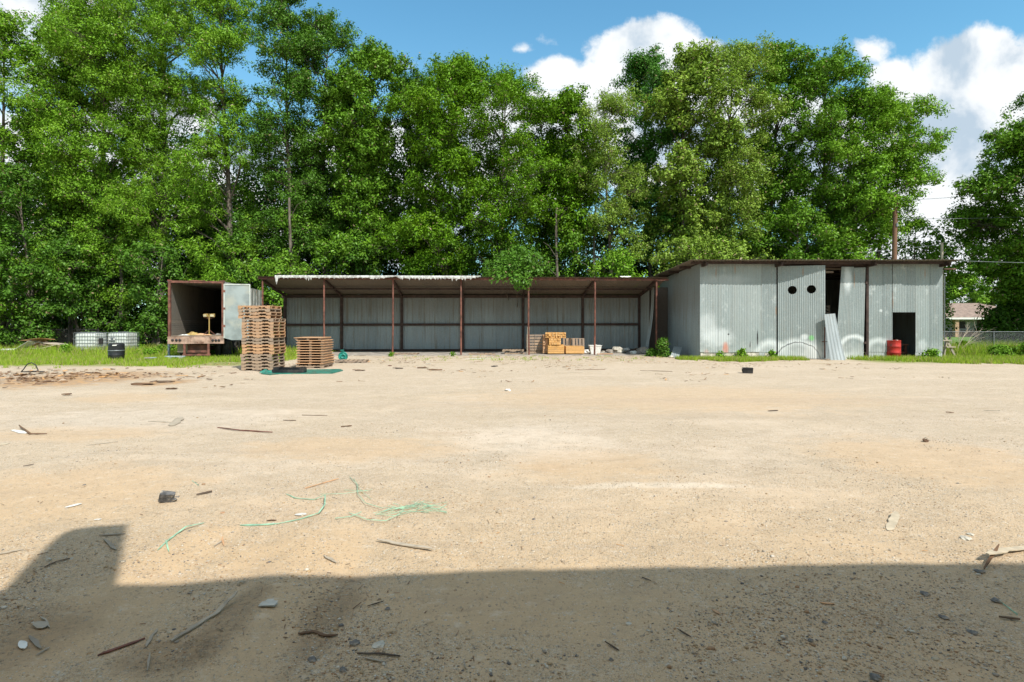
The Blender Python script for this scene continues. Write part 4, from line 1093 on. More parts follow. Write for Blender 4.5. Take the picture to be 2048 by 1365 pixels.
# tumbledown wooden steps right of the shed
st = thing('wooden_steps', 'weathered wooden trestle leaning at the right wall of the shed', 'trestle', (gx(1893, 25.6), 25.6, 0))
b = MB(); b.beam((-.05, 0, .95), (.42, 0, .05), .05, .09); b.beam((-.1, .5, .95), (.35, .5, .05), .05, .09); b.build('side_rail', M['greywood'], st)
for (xx, z) in ((-.05, .82), (.13, .52)):
    b = MB(); b.box((xx, .25, z), (.42, .7, .045), .05); b.build('tread', M['greywood'], st)
b = MB(); b.beam((.0, 0, .78), (-.15, 0, .0), .05, .08); b.beam((.1, .5, .6), (-.05, .5, .0), .05, .08); b.build('leg', M['greywood'], st)
b = MB(); b.box((gx(1899, 25.3), 25.3, 4.12), (.55, .1, .05)); 
tag(b.build('roof_board', M['rust']), 'brown board sticking out under the right eave of the big shed', 'board')
# ------------------------------------------------------------------ foliage
def leaf_mat(name, rgb, var=.35, yel=(.30, .36, .05), dead=.02):
    m, t, out = newmat(name)
    r = isl(t); p = pos(t)
    cl = t.noise(p, .55, 3, .6)
    a = tuple(q * (1 - var) for q in rgb); b = tuple(q * (1 + var * 1.1) for q in rgb)
    c = t.mix(r, a, b)
    c = t.mix(t.mr(cl, .45, .72, 0, .38), c, yel)
    c = t.mix(t.m('GREATER_THAN', t.m('FRACT', t.m('MULTIPLY', r, 17.7)), 1 - dead), c, (.28, .22, .12))
    df = t.new('ShaderNodeBsdfDiffuse'); t.put(df.inputs[0], c)
    tl = t.new('ShaderNodeBsdfTranslucent'); t.put(tl.inputs[0], t.mix(1., c, (1.15, 1.25, .55), 'MULTIPLY'))
    gl = t.new('ShaderNodeBsdfGlossy'); gl.inputs['Roughness'].default_value = .42; t.put(gl.inputs[0], (.6, .65, .55))
    s1 = t.new('ShaderNodeMixShader'); s1.inputs[0].default_value = .17; t.l.new(df.outputs[0], s1.inputs[1]); t.l.new(tl.outputs[0], s1.inputs[2])
    s2 = t.new('ShaderNodeMixShader'); s2.inputs[0].default_value = .02; t.l.new(s1.outputs[0], s2.inputs[1]); t.l.new(gl.outputs[0], s2.inputs[2])
    t.l.new(s2.outputs[0], out.inputs[0]); return m
LM = {
    'shade': leaf_mat('shade darkened woodland leaves', (0.028, 0.072, 0.009), yel=(0.040, 0.088, 0.011)),  # leaf colour darkened to stand for deep forest shade
    'bright': leaf_mat('bright green leaves', (0.154, 0.304, 0.022), yel=(0.255, 0.378, 0.035)),
    'mid': leaf_mat('mid green leaves', (0.113, 0.238, 0.019), yel=(0.194, 0.308, 0.026)),
    'deep': leaf_mat('deep green leaves', (0.077, 0.176, 0.019), yel=(0.132, 0.238, 0.025)),
    'olive': leaf_mat('olive green leaves', (0.110, 0.233, 0.011), yel=(0.185, 0.290, 0.016)),
    'pale': leaf_mat('pale yellow green leaves', (0.198, 0.304, 0.040), yel=(0.317, 0.387, 0.070), dead=.04),
    'blue': leaf_mat('cool green leaves', (0.070, 0.189, 0.026), yel=(0.114, 0.246, 0.031)),
}
m, t, out = newmat('tree bark')
n1 = t.noise(t.scalev(obc(t), (6, 6, 1.2)), 2.2, 5, .65)
pbsdf(t, out, t.mix(t.mr(n1, .35, .65), (.075, .06, .045), (.20, .17, .135)), .9, 0, n1, .2, .6, .03); M['treebark'] = m

def unit(rng, n):
    v = rng.normal(size=(n, 3)); return v / np.linalg.norm(v, axis=1, keepdims=True)
def leaves_from(rng, C, CR, per, ll, lw, flat=.78):
    """C clump centres, CR radii -> quads"""
    n = len(C) * per
    c = np.repeat(C, per, 0); r = np.repeat(CR, per)[:, None]
    d = unit(rng, n); rad = (.18 + .98 * rng.random((n, 1)) ** .72)
    off = d * rad * r; off[:, 2] *= flat
    off += rng.normal(size=(n, 3)) * .05
    P = c + off
    nrm = d * 1.15 + np.array([0, 0, .75]) + rng.normal(size=(n, 3)) * .42
    nrm /= np.linalg.norm(nrm, axis=1, keepdims=True)
    a = np.cross(nrm, unit(rng, n)); a /= np.linalg.norm(a, axis=1, keepdims=True) + 1e-9
    a[:, 2] -= .25
    b = np.cross(nrm, a); b /= np.linalg.norm(b, axis=1, keepdims=True) + 1e-9
    s = (.65 + .7 * rng.random((n, 1)))
    A = a * ll * s * .5; B = b * lw * s * .5
    V = np.empty((n, 4, 3)); V[:, 0] = P - A; V[:, 1] = P + B - A * .1; V[:, 2] = P + A; V[:, 3] = P - B - A * .1
    return V.reshape(-1, 3)
def quads(nv): return np.arange(nv, dtype=np.int32).reshape(-1, 4)

def gen_tree(seed, Ht, Rd, zb, nl=None, nc=13, per=100, lean=(0., 0.), ll=.19, lw=.10, top=.62, trunk_r=None, fill=1., reach=()):
    rng = np.random.default_rng(seed); rnd = random.Random(seed)
    if nl is None: nl = int(min(72, max(14, (Ht - zb) * Rd / 1.15)))
    mb = MB(); tr_r = trunk_r or (.009 * Ht + .03)
    def tk(z):
        q = z / Ht
        return Vector((lean[0] * q ** 1.3 + .25 * math.sin(q * 5 + seed), lean[1] * q ** 1.3 + .2 * math.sin(q * 4 + seed * 2), z))
    N_ = 12
    mb.tube([tk(Ht * .9 * i / N_) - Vector((0, 0, .15 * (i == 0))) for i in range(N_ + 1)], [tr_r * (1 - .93 * (i / N_) ** .9) * (1.35 if i == 0 else 1) + .012 for i in range(N_ + 1)], 9, False)
    C = []; CR = []; lobes = []
    for i in range(nl):
        q = (i + .5 + rnd.uniform(-.35, .35)) / nl
        z = zb + (Ht - zb) * (q ** .95)
        env = Rd * ((.74 + .30 * math.sin(math.pi * min(1, q * 1.1) + seed * .7) * .6 + .12) if q < .62 else max(top, 1 - ((q - .62) / .38) ** 2.0 * (1 - top)))
        env *= rnd.uniform(.82, 1.15)
        ang = i * 2.4 + rnd.uniform(-.5, .5) + seed
        if i % 3 == 0: ang = -math.pi / 2 + rnd.uniform(-1.1, 1.1)     # a few more limbs on the open, sunny side
        lr = rnd.uniform(.8, 1.5) * min(1.25, (Rd / 2.9) ** .6)
        rr = max(0, env - lr * .75) * rnd.uniform(.55, 1.15)
        base = tk(z); lc = base + Vector((math.cos(ang) * rr, math.sin(ang) * rr, rnd.uniform(-.3, .3)))
        if .35 < q < .85 and math.sin(ang) < 0: lc += Vector((0, -rnd.uniform(.3, 1.1), 0))
        if i >= nl - 2: lc = tk(Ht - lr * .75) + Vector((rnd.uniform(-.5, .5) * (i == nl - 2), 0, 0))
        lobes.append((lc, lr, z, rr, q))
    for (lx, ly, lz, lr) in reach: lobes.append((Vector((lx, ly, lz)), lr, lz + 1.5, math.hypot(lx, ly), .3))
    for lc, lr, z, rr, q in lobes:
        sz = max(.4, z - rr * rnd.uniform(.55, .95)); s0_ = tk(min(sz, Ht * .88)); mid = s0_.lerp(lc, .5) + Vector((0, 0, .16 * rr)) + Vector((rnd.uniform(-.2, .2), rnd.uniform(-.2, .2), 0))
        br = tr_r * rnd.uniform(.2, .34) * (1 - .5 * q) + .010
        mb.tube([s0_, s0_.lerp(mid, .5) + Vector((0, 0, .05)), mid, mid.lerp(lc, .6), lc], [br, br * .85, br * .65, br * .45, br * .25], 5, False)
        k_ = max(5, int(nc * rnd.uniform(.7, 1.25) * (lr / 1.15) ** 1.6 * fill))
        for j in range(k_):
            d = Vector((rnd.gauss(0, 1), rnd.gauss(0, 1), rnd.gauss(0, .8))).normalized()
            rad = lr * rnd.uniform(.3, 1.0)
            cc = lc + Vector((d.x * rad * 1.12, d.y * rad * 1.12, d.z * rad * .78))
            C.append(cc); CR.append(rnd.uniform(.33, .62))
            st_ = mid.lerp(lc, rnd.random()); m2 = st_.lerp(cc, .5) + Vector((rnd.uniform(-.1, .1), rnd.uniform(-.1, .1), rnd.uniform(-.05, .15)))
            mb.tube([st_, m2, cc], [.014, .010, .005], 3, False)
    for j in range(int(nl * 3.5)):          # loose sprays poking out of the outline
        c0 = C[rnd.randrange(len(C))]; d = Vector((rnd.gauss(0, 1), rnd.gauss(0, 1), rnd.gauss(0, 1) + .4)).normalized()
        cc = c0 + d * rnd.uniform(.35, .9); C.append(cc); CR.append(rnd.uniform(.15, .30)); mb.tube([c0, cc], [.008, .004], 3, False)
    Cn = np.array([tuple(c) for c in C]); CRn = np.array(CR)
    big = CRn > .33
    V = leaves_from(rng, Cn[big], CRn[big], per, ll, lw)
    V2 = leaves_from(rng, Cn[~big], CRn[~big], max(8, int(per * .25)), ll * .9, lw * .9, .9)
    return mb, np.concatenate([V, V2])

NTREE = [0]
def tree(px, py_top, hwpx, D, kind, label, zb=1.5, seed=None, name='tree', lean=(0, 0), group='trees behind the sheds', cat='tree', **k):
    NTREE[0] += 1; k.setdefault('ll', .160 * (.82 + .4 * ((NTREE[0] * 37 % 11) / 10.))); k.setdefault('lw', k['ll'] * (.42 + .2 * ((NTREE[0] * 17 % 7) / 6.))); seed = seed or NTREE[0] * 7 + 3
    Ht = gz(py_top, D); Rd = hwpx * D / F * (1.3 if group == 'trees behind the sheds' else 1.1)
    t_ = thing(name, label, cat, (gx(px, D) - lean[0], D, 0), 0, group)
    mb, V = gen_tree(seed, Ht, Rd, zb, lean=lean, **k)
    mb.build('trunk', M['treebark'], t_)
    Q = V.reshape(-1, 4, 3); c_ = Q.mean(1) + np.array(t_.location)
    x_, y_, z_ = c_.T
    bad = (y_ > 27.15) & (y_ < 31.4) & (x_ > -13.2) & (x_ < 7.9) & (z_ < 3.95 - (y_ - 27.3) * .19 + .1)
    bad |= (y_ > 24.2) & (y_ < 32.1) & (x_ > 7.8) & (x_ < 20.1) & (z_ < 4.55)
    xt = x_ - TL.x; yt = y_ - TL.y; lx_ = xt * math.cos(TA) + yt * math.sin(TA); ly_ = -xt * math.sin(TA) + yt * math.cos(TA)
    bad |= (lx_ > -.1) & (lx_ < W + .1) & (ly_ > -.5) & (ly_ < L + .2) & (z_ < ZT + .05)
    V = Q[~bad].reshape(-1, 3)
    link('crown', fast_mesh('crown', V, quads=quads(len(V)), mat=LM[kind]), t_)
    return t_
TREES = [
 (5, 28, 52, 36.0, 'bright', 'bright green tree at the far left edge of the tree line', 1.2, {}),
 (150, 42, 66, 39.0, 'mid', 'tall tree at the left with blue sky showing beside its top', 4.0, {}),
 (200, 2, 100, 37.0, 'bright', 'bright yellow green tree above the two white totes', 3.5, {}),
 (320, -110, 100, 38.5, 'bright', 'very tall feathery tree with pale forked limbs above the trailer', 7.0, dict(ll=.17, lw=.05, per=118)),
 (450, -70, 70, 37.5, 'bright', 'tall fine leaved tree left of the notch of blue sky', 3.0, dict(ll=.19, lw=.06, per=100)),
 (582, -22, 58, 38.0, 'deep', 'slim dark tree with pale bare trunk behind the left end of the open shed', 6.5, {}),
 (655, 22, 66, 40.0, 'deep', 'dark green tree right of the slim pale trunked one', 6.5, {}),
 (735, 95, 78, 38.5, 'mid', 'round shouldered green tree whose top slopes down to the right', 6.0, {}),
 (835, 150, 62, 40.5, 'deep', 'lower dark tree in the dip of the skyline over the open shed', 6.0, {}),
 (898, 122, 80, 37.5, 'olive', 'dense olive tree behind the middle of the open shed', 5.5, {}),
 (1000, 132, 78, 37.0, 'olive', 'broad olive tree with sky gaps drooping over the open shed roof', 5.0, {}),
 (1085, 198, 58, 40.5, 'mid', 'small crowned tree in front of the centre cloud', 6.5, {}),
 (1142, 186, 62, 38.0, 'olive', 'light green tree with low fork right of the broad olive one', 6.5, {}),
 (1216, 192, 66, 37.5, 'pale', 'yellowish tree with a flat spreading top left of the dark pointed tree', 6.5, dict()),
 (1296, 98, 60, 41.0, 'blue', 'dark pointed tree standing before the big centre cloud', 7.0, {}),
 (1372, 92, 72, 38.0, 'pale', 'pale yellow green tree behind the left eave of the big shed', 4.0, dict(fill=.85)),
 (1462, 78, 76, 37.5, 'pale', 'tallest pale tree rising over the left half of the big shed', 4.0, dict(fill=.85)),
 (1548, 95, 66, 39.0, 'mid', 'green tree with an airy top right of the tallest pale tree', 4.0, dict(fill=.85)),
 (1640, 108, 72, 38.0, 'mid', 'loose topped tree above the right half of the big shed', 4.0, dict(fill=.85)),
 (1700, 175, 70, 36.5, 'bright', 'bushy tree between the loose topped tree and the leaning one', 3.5, {}),
 (1806, 193, 70, 37.0, 'bright', 'spreading tree leaning right beyond the utility pole', 8.2, dict(lean=(2.6, 0), fill=.9, top=.7, nl=26)),
]
for (px, py, hw, D, kd, lb, zb_, kw) in TREES: tree(px, py, hw, D, kd, lb, zb_, **kw)
# lower, nearer trees and bushes of the forest edge
UNDER = [
 (-20, 470, 70, 33.0, 'mid', 'low bright sapling at the far left edge above the scrap pile'),
 (55, 330, 80, 34.5, 'deep', 'leafy young tree behind the scrap pile of boards'),
 (150, 470, 75, 35.2, 'deep', 'low spreading bush tree directly behind the totes'),
 (235, 400, 85, 34.5, 'deep', 'shady young tree right behind the second tote'),
 (318, 480, 60, 34.5, 'deep', 'bush tree at the left side of the trailer'),
 (415, 420, 85, 40.5, 'deep', 'young tree rising right behind the trailer roof'),
 (502, 420, 70, 35.8, 'deep', 'leafy young tree at the right end of the trailer'),
 (555, 500, 50, 34.0, 'mid', 'bush between the trailer and the open shed'),
 (640, 430, 75, 35.5, 'mid', 'low green crown above the left bays of the open shed'),
 (740, 465, 70, 35.0, 'deep', 'low dark crown over the third bay of the open shed'),
 (850, 440, 85, 34.8, 'olive', 'low olive crown over the middle of the open shed roof'),
 (1030, 490, 56, 33.4, 'deep', 'drooping olive boughs hanging onto the open shed roof'),
 (950, 430, 70, 35.5, 'deep', 'low dark crown left of the drooping olive boughs'),
 (1130, 440, 70, 35.3, 'mid', 'low green crown above the sixth post of the open shed'),
 (1225, 500, 58, 34.6, 'bright', 'bright low crown above the right end of the open shed'),
 (1345, 468, 66, 34.8, 'pale', 'pale bush tree rising behind the left slope of the big shed roof'),
 (1475, 482, 60, 34.4, 'pale', 'pale low crown peeping over the big shed roof'),
 (1405, 400, 60, 36.4, 'mid', 'green understory tree between the two pale low crowns'),
 (1600, 400, 75, 35.5, 'mid', 'round green crown over the middle of the big shed roof'),
 (1690, 455, 62, 34.8, 'bright', 'low bright crown over the big shed left of the utility pole'),
 (1835, 430, 52, 36.5, 'bright', 'bushy bright tree right behind the utility pole'),
]
for (px, py, hw, D, kd, lb) in UNDER:
    D_ = D + (3.2 if lb.split()[0] in ('shady', 'young', 'low', 'leafy', 'round', 'green') and kd in ('deep', 'mid', 'olive') and 180 < px < 1560 else 0)
    tree(px, py, hw, D_, kd, lb, .5, group='low trees of the forest edge', ll=.17, lw=.095, top=.5, **({'reach': ((-.1, -6.15, 3.85, .3), (.35, -6.25, 3.6, .25), (-1.0, -6.0, 4.0, .3), (.8, -5.6, 4.2, .4), (-.6, -5.2, 4.6, .6), (-.2, -3.6, 4.9, .9), (.9, -3.2, 5.0, .9)), 'fill': .75} if px == 1030 else {'fill': .55}))
# big dark tree close at the right
tree(2112, 225, 160, 31.5, 'mid', 'big dark leafy tree at the right edge in front of the house', 1.6, nl=60, nc=15, per=110, group=None, top=.3)
tree(2180, 60, 120, 36, 'deep', 'tall tree beyond the right edge behind the big dark tree', 3.0, group=None)
# distant trees round the house
FARR = [(1905, 545, 55, 78, 'bright', 'bright distant tree left of the house roof'), (1955, 520, 48, 84, 'mid', 'green distant tree behind the house roof'), (2040, 500, 60, 80, 'mid', 'distant tree at the right behind the house')]
for (px, py, hw, D, kd, lb) in FARR: tree(px, py, hw, D, kd, lb, .8, nl=14, nc=10, per=70, group='distant trees round the house', ll=.34, lw=.18)

# bushes
def bush(px, py_top, hwpx, D, kind, label, name='bush', cat='bush', n=60, per=70, ll=.12, lw=.06, group=None, hb=0.):
    t_ = thing(name, label, cat, (gx(px, D), D, 0), 0, group)
    rng = np.random.default_rng(int(px) + 11); Ht = gz(py_top, D); Rd = hwpx * D / F
    C = []; mb = MB()
    for i in range(n):
        a = rng.random() * 6.28; q = rng.random() ** .6; z = hb + (Ht - hb) * rng.random() ** .8
        r = Rd * q * math.sqrt(max(.05, 1 - (z / Ht) ** 2.2)); C.append((r * math.cos(a), r * math.sin(a) * .8, max(.08, z * .95)))
    for c in C[::3]: mb.tube([(c[0] * .2, c[1] * .2, 0), (c[0] * .6, c[1] * .6, c[2] * .6), c], [.014, .010, .004], 4, False)
    mb.build('stems', M['treebark'], t_)
    V = leaves_from(rng, np.array(C), np.full(n, min(.34, Ht * .25)), per, ll, lw, .8)
    link('foliage', fast_mesh('foliage', V, quads=quads(len(V)), mat=LM[kind]), t_); return t_
bush(1326, 681, 16, 26.6, 'deep', 'leafy dark bush growing out of the rubble at the big shed corner', n=26, per=55, ll=.10)
bush(1306, 700, 11, 27.0, 'deep', 'low dark bush beside the grey sack at the shed gap', n=26, per=50, ll=.10)
bush(1998, 694, 36, 26.0, 'mid', 'dense green bush in the weeds right of the dead branches', n=60, per=70)
bush(2015, 612, 58, 33.5, 'deep', 'tall dark bush behind the fence under the big dark tree', n=110, per=110, ll=.17, lw=.1)
bush(2060, 690, 34, 25.5, 'mid', 'green bush in the weeds at the right edge', n=50, per=60)
bush(1925, 687, 26, 28.2, 'olive', 'weedy bush before the fence left of the dead branches', n=36, per=60)
bush(1862, 700, 18, 24.6, 'bright', 'low leafy weed clump right of the shed doorway', n=20, per=45, ll=.09)
bush(295, 700, 28, 27.5, 'bright', 'sunlit weeds between the black drum and the trailer', n=36, per=50, ll=.09)
bush(275, 690, 22, 32.5, 'bright', 'weeds growing up against the second tote', n=30, per=50, ll=.09)
bush(330, 692, 26, 29.2, 'mid', 'weeds along the left side of the trailer', n=32, per=50, ll=.09)
bush(425, 702, 30, 26.8, 'bright', 'weeds under the back of the trailer', n=30, per=45, ll=.08)
bush(508, 690, 30, 29.5, 'mid', 'weeds between the pallet stack and the open shed', n=34, per=50, ll=.09)
bush(132, 690, 14, 28.6, 'bright', 'yellow green weed at the right end of the scrap pile', n=14, per=40, ll=.09)
bush(560, 640, 26, 33.5, 'deep', 'shady bush beyond the left end of the open shed', n=44, per=60, ll=.13)
bush(1484, 700, 9, 24.9, 'bright', 'broad leaved weed against the front wall of the big shed', name='weed', cat='weed', n=9, per=26, ll=.12, lw=.08)
bush(1545, 703, 10, 24.8, 'bright', 'broad leaved weed at the foot of the holed door', name='weed', cat='weed', n=9, per=26, ll=.12, lw=.08)
bush(1442, 706, 8, 24.9, 'bright', 'small weed beside the orange paint mark', name='weed', cat='weed', n=7, per=24, ll=.10, lw=.07)
bush(784, 708, 8, 26.9, 'olive', 'small weed at the foot of the third front post', name='weed', cat='weed', n=7, per=22, ll=.08, lw=.04)
bush(906, 706, 5, 27.0, 'olive', 'tiny weed beside the fourth front post', name='weed', cat='weed', n=5, per=20, ll=.08, lw=.04)

# woodland mass behind, one body
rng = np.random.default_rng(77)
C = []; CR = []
def row(px0, px1, D, ztop, n, rmin=.9, rmax=1.7, zlow=.3, hole=.0):
    for i in range(n):
        px = px0 + (px1 - px0) * rng.random(); d = D + rng.random() * 5
        zt = ztop(px) * (.9 + .2 * rng.random()); z = zlow + (zt - zlow) * rng.random() ** .85
        C.append((gx(px, d), d, z)); CR.append(rmin + (rmax - rmin) * rng.random())
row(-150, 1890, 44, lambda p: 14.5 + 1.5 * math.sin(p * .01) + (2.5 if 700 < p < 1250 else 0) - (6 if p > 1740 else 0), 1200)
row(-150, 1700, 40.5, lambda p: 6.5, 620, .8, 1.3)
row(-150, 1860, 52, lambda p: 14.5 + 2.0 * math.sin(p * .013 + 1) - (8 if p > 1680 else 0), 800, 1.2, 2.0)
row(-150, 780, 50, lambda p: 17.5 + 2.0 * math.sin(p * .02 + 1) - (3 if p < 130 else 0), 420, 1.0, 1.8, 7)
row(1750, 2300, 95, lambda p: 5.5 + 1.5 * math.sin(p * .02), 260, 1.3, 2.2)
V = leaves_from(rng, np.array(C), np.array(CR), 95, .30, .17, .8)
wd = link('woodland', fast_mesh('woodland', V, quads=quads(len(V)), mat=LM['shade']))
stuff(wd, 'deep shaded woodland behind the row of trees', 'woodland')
# slim trunks standing in the shade of the forest edge
random.seed(55)
for k, (px, D, tilt, r, lb) in enumerate(((22, 35, .1, .09, 'slim grey trunk at the far left edge'), (60, 36, -.1, .13, 'thicker trunk behind the scrap pile left of the gap'), (105, 35.5, .2, .07, 'thin pale trunk right of the scrap pile gap'),
        (150, 37, 0, .12, 'dark trunk behind the first tote'), (245, 36.5, -.2, .15, 'stout trunk in the shade behind the second tote'), (578, 34.5, .1, .14, 'pale sunlit trunk rising behind the left end of the open shed roof'),
        (1113, 36.2, .05, .12, 'pale trunk rising over the open shed between the fifth and sixth posts'), (1188, 37, .1, .10, 'slim trunk over the open shed right of the pale trunk'))):
    x = gx(px, D); b = MB(); hh = 9.5 if k > 4 else 6.5
    b.tube([(x + tilt * q + .08 * math.sin(q * 6 + k), D, q * hh) for q in np.linspace(0, 1, 8)], [r * (1 - .5 * q) for q in np.linspace(0, 1, 8)], 8)
    for j in range(4):
        z = hh * (.5 + .12 * j); a = random.uniform(-1, 1)
        b.tube([(x + tilt * .6, D, z), (x + a, D - .4, z + .8), (x + a * 1.7, D - .6, z + 1.0)], [.03, .02, .008], 5)
    tag(b.build('bare_trunk', M['treebark']), lb, 'tree trunk', 'bare trunks in the forest edge')

# ------------------------------------------------------------------ grass
m, t, out = newmat('grass blades')
r = isl(t); c = t.mix(r, (.22, .36, .03), (.38, .50, .06)); c = t.mix(t.mr(t.noise(pos(t), .9, 3), .45, .65, 0, .6), c, (.30, .45, .03)); c = t.mix(t.mr(t.noise(pos(t), 1.7, 4), .55, .7, 0, .5), c, (.42, .40, .12))
c = t.mix(t.m('GREATER_THAN', t.m('FRACT', t.m('MULTIPLY', r, 13.3)), .84), c, (.46, .38, .18))
df = t.new('ShaderNodeBsdfDiffuse'); t.put(df.inputs[0], c); tl = t.new('ShaderNodeBsdfTranslucent'); t.put(tl.inputs[0], c)
s1 = t.new('ShaderNodeMixShader'); s1.inputs[0].default_value = .4; t.l.new(df.outputs[0], s1.inputs[1]); t.l.new(tl.outputs[0], s1.inputs[2]); t.l.new(s1.outputs[0], out.inputs[0])
M['grass'] = m
def blades(P, h, wd, rng):
    n = len(P); a = rng.random(n) * 6.283; s = h * (.5 + .8 * rng.random(n))
    dx = np.cos(a) * wd / 2; dy = np.sin(a) * wd / 2; la = rng.random(n) * 6.283; ln = s * (.2 + .5 * rng.random(n))
    V = np.zeros((n, 3, 3)); V[:, :, :2] = P[:, None, :2]
    V[:, 0, 0] -= dx; V[:, 0, 1] -= dy; V[:, 1, 0] += dx; V[:, 1, 1] += dy
    V[:, 2, 0] += np.cos(la) * ln; V[:, 2, 1] += np.sin(la) * ln; V[:, 2, 2] = s
    return V.reshape(-1, 3)
def noise2(P, s, o=0.):
    return np.array([mnoise.noise(Vector((p[0] * s, p[1] * s, o))) for p in P])
def field(x0, x1, y0, y1, n, edge, seed):
    rng = np.random.default_rng(seed); P = np.stack([x0 + (x1 - x0) * rng.random(n), y0 + (y1 - y0) * rng.random(n)], 1)
    k = edge(P, noise2(P, .55, 1), noise2(P, 2.2, 4)); return P[k], rng
S = []
P, rg_ = field(-36, -8.6, 19.6, 33.5, 105000, lambda P, a, b: (P[:, 1] + a * 2.6 + b * 2.0 > 21.0 + np.clip((P[:, 0] + 12.5) * .7, 0, 9)) & (b + a * .6 > -.30) & ~((np.abs(P[:, 0] + 8.9) < .8)), 1)
S.append(blades(P, .15, .028, rg_))
P, rg_ = field(-36, -10, 26.5, 33.5, 16000, lambda P, a, b: (a + b * .6 > -.05), 2); S.append(blades(P, .42, .035, rg_))
P, rg_ = field(7.4, 13.0, 22.6, 25.0, 13000, lambda P, a, b: (P[:, 1] + a * .8 + b * .7 > 23.3 + np.abs(P[:, 0] - 10.2) * .28) & (P[:, 1] < 25.05), 3); S.append(blades(P, .17, .024, rg_))
P, rg_ = field(15.2, 42, 20.0, 30.5, 120000, lambda P, a, b: (P[:, 1] + a * 2.8 + b * 2.0 > 21.6 + np.clip(19 - P[:, 0], 0, 4) * .7) & ~((P[:, 0] < 19.75) & (P[:, 1] > 25.05)) & (b > -.38), 4); S.append(blades(P, .19, .03, rg_))
P, rg_ = field(19.8, 40, 25.5, 32, 26000, lambda P, a, b: (a + b > -.1), 5); S.append(blades(P, .62, .035, rg_))
P, rg_ = field(-6, 9.3, 23.5, 27.2, 5200, lambda P, a, b: (b + a * .5 > .22), 6); S.append(blades(P, .09, .02, rg_))
V = np.concatenate(S)
stuff(link('grass', fast_mesh('grass', V, tris=np.arange(len(V)).reshape(-1, 3), mat=M['grass'])), 'sunlit green grass along the edges of the gravel yard', 'grass')
m2_, t, out = newmat('lawn blades'); df = t.new('ShaderNodeBsdfDiffuse'); t.put(df.inputs[0], t.mix(isl(t), (.12, .24, .03), (.2, .34, .05))); t.l.new(df.outputs[0], out.inputs[0])
# ------------------------------------------------------------------ chain link fences
m, t, out = newmat('chain link mesh')
p = obc(t); x, y, z = t.sep(p)
def diag(s):
    q = t.m('FRACT', t.m('MULTIPLY', t.m('ADD', x, t.m('MULTIPLY', z, s)), 14.)); return t.m('LESS_THAN', t.m('ABSOLUTE', t.m('SUBTRACT', q, .5)), .04)
al = t.m('MAXIMUM', diag(1.), diag(-1.))
bs = t.new('ShaderNodeBsdfPrincipled'); bs.inputs['Base Color'].default_value = (.30, .32, .32, 1); bs.inputs['Roughness'].default_value = .5
t.put(bs.inputs['Alpha'], al); t.l.new(bs.outputs[0], out.inputs[0]); M['mesh'] = m
m2 = m.copy(); m2.name = 'shade darkened link mesh'; m2.node_tree.nodes[bs.name].inputs['Base Color'].default_value = (.05, .045, .04, 1); M['mesh_shaded'] = m2  # darker copy of the mesh, standing for the left fence's shade
def fence(label, x0, x1, D, hh=1.17, sp=2.6, mt='galv', mm='mesh'):
    t_ = thing('chain_link_fence', label, 'fence', ((x0 + x1) / 2, D, 0)); w_ = x1 - x0
    n = int(w_ / sp)
    for i in range(n + 1):
        b = MB(); xx = -w_ / 2 + w_ * i / n; b.tube([(xx, 0, 0), (xx, 0, hh + .04)], .028, 8); b.build('post', M[mt], t_)
    b = MB(); b.tube([(-w_ / 2, 0, hh), (w_ / 2, 0, hh)], .02, 6); b.build('top_rail', M[mt], t_)
    b = MB(); b.add([(-w_ / 2, .03, .03), (w_ / 2, .03, .03), (w_ / 2, .03, hh), (-w_ / 2, .03, hh)], [(0, 1, 2, 3)]); b.build('wire_mesh', M[mm], t_)
fence('chain link fence running right from the big shed before the house', 20.1, 42, 29.2)
fence('chain link fence darkened for shade at the left behind the scrap pile', -38, -25.5, 33.9, 1.25, 2.6, 'dkmetal', 'mesh_shaded')
# ------------------------------------------------------------------ house far right
hs = thing('house', 'low house with brown hipped roof and brick porch columns beyond the fence', 'house', (57, 72, 0))
M['shingle'] = plain('brown shingles', (.26, .19, .15), .9, 0, .25, 3.)
M['brick'] = plain('tan brick', (.42, .27, .17), .85, 0, .2, 3.)
M['hwall'] = plain('grey green siding', (.40, .42, .38), .8, 0, .1, 1.)
b = MB(); hx0, hx1, hy0, hy1, ze, zr = -7., 9., -6., 6., 2.35, 4.3
b.add([(hx0, hy0, ze), (hx1, hy0, ze), (hx1, hy1, ze), (hx0, hy1, ze), (-1.8, 0, zr), (4, 0, zr)], [(0, 1, 5, 4), (1, 2, 5), (2, 3, 4, 5), (3, 0, 4), (3, 2, 1, 0)])
b.build('roof', M['shingle'], hs)
b = MB(); b.bb(hx0 + .02, hx1 - .02, hy0 - .02, hy0 + .06, ze - .22, ze - .003); b.build('fascia', M['white'], hs)
b = MB(); b.bb(hx0 + .6, hx1 - .6, hy0 + 2.6, hy1 - .6, 0, ze - .01); b.build('wall', M['hwall'], hs)
for xx in (-3.6, 2.2, 8.2):
    b = MB(); b.bb(xx, xx + .45, hy0 + .25, hy0 + .7, 0, ze - .22); b.build('column', M['brick'], hs)
for xx in (-5, -1.6, 4.5):
    b = MB(); b.bb(xx, xx + 1.2, hy0 + 2.52, hy0 + 2.59, .9, 2.0); f_ = b.build('window', M['white'], hs)
    b = MB(); b.bb(xx + .08, xx + 1.12, hy0 + 2.50, hy0 + 2.515, .98, 1.92); b.build('pane', M['dkmetal'], f_)
b = MB(); b.bb(1., 1.95, hy0 + 2.53, hy0 + 2.59, 0, 2.05); b.build('door', M['darkwood'], hs)
b = MB(); b.bb(-6, 5, hy0 + .9, hy0 + 1.0, .0, .75); b.build('porch_wall', M['rust_dark'], hs)

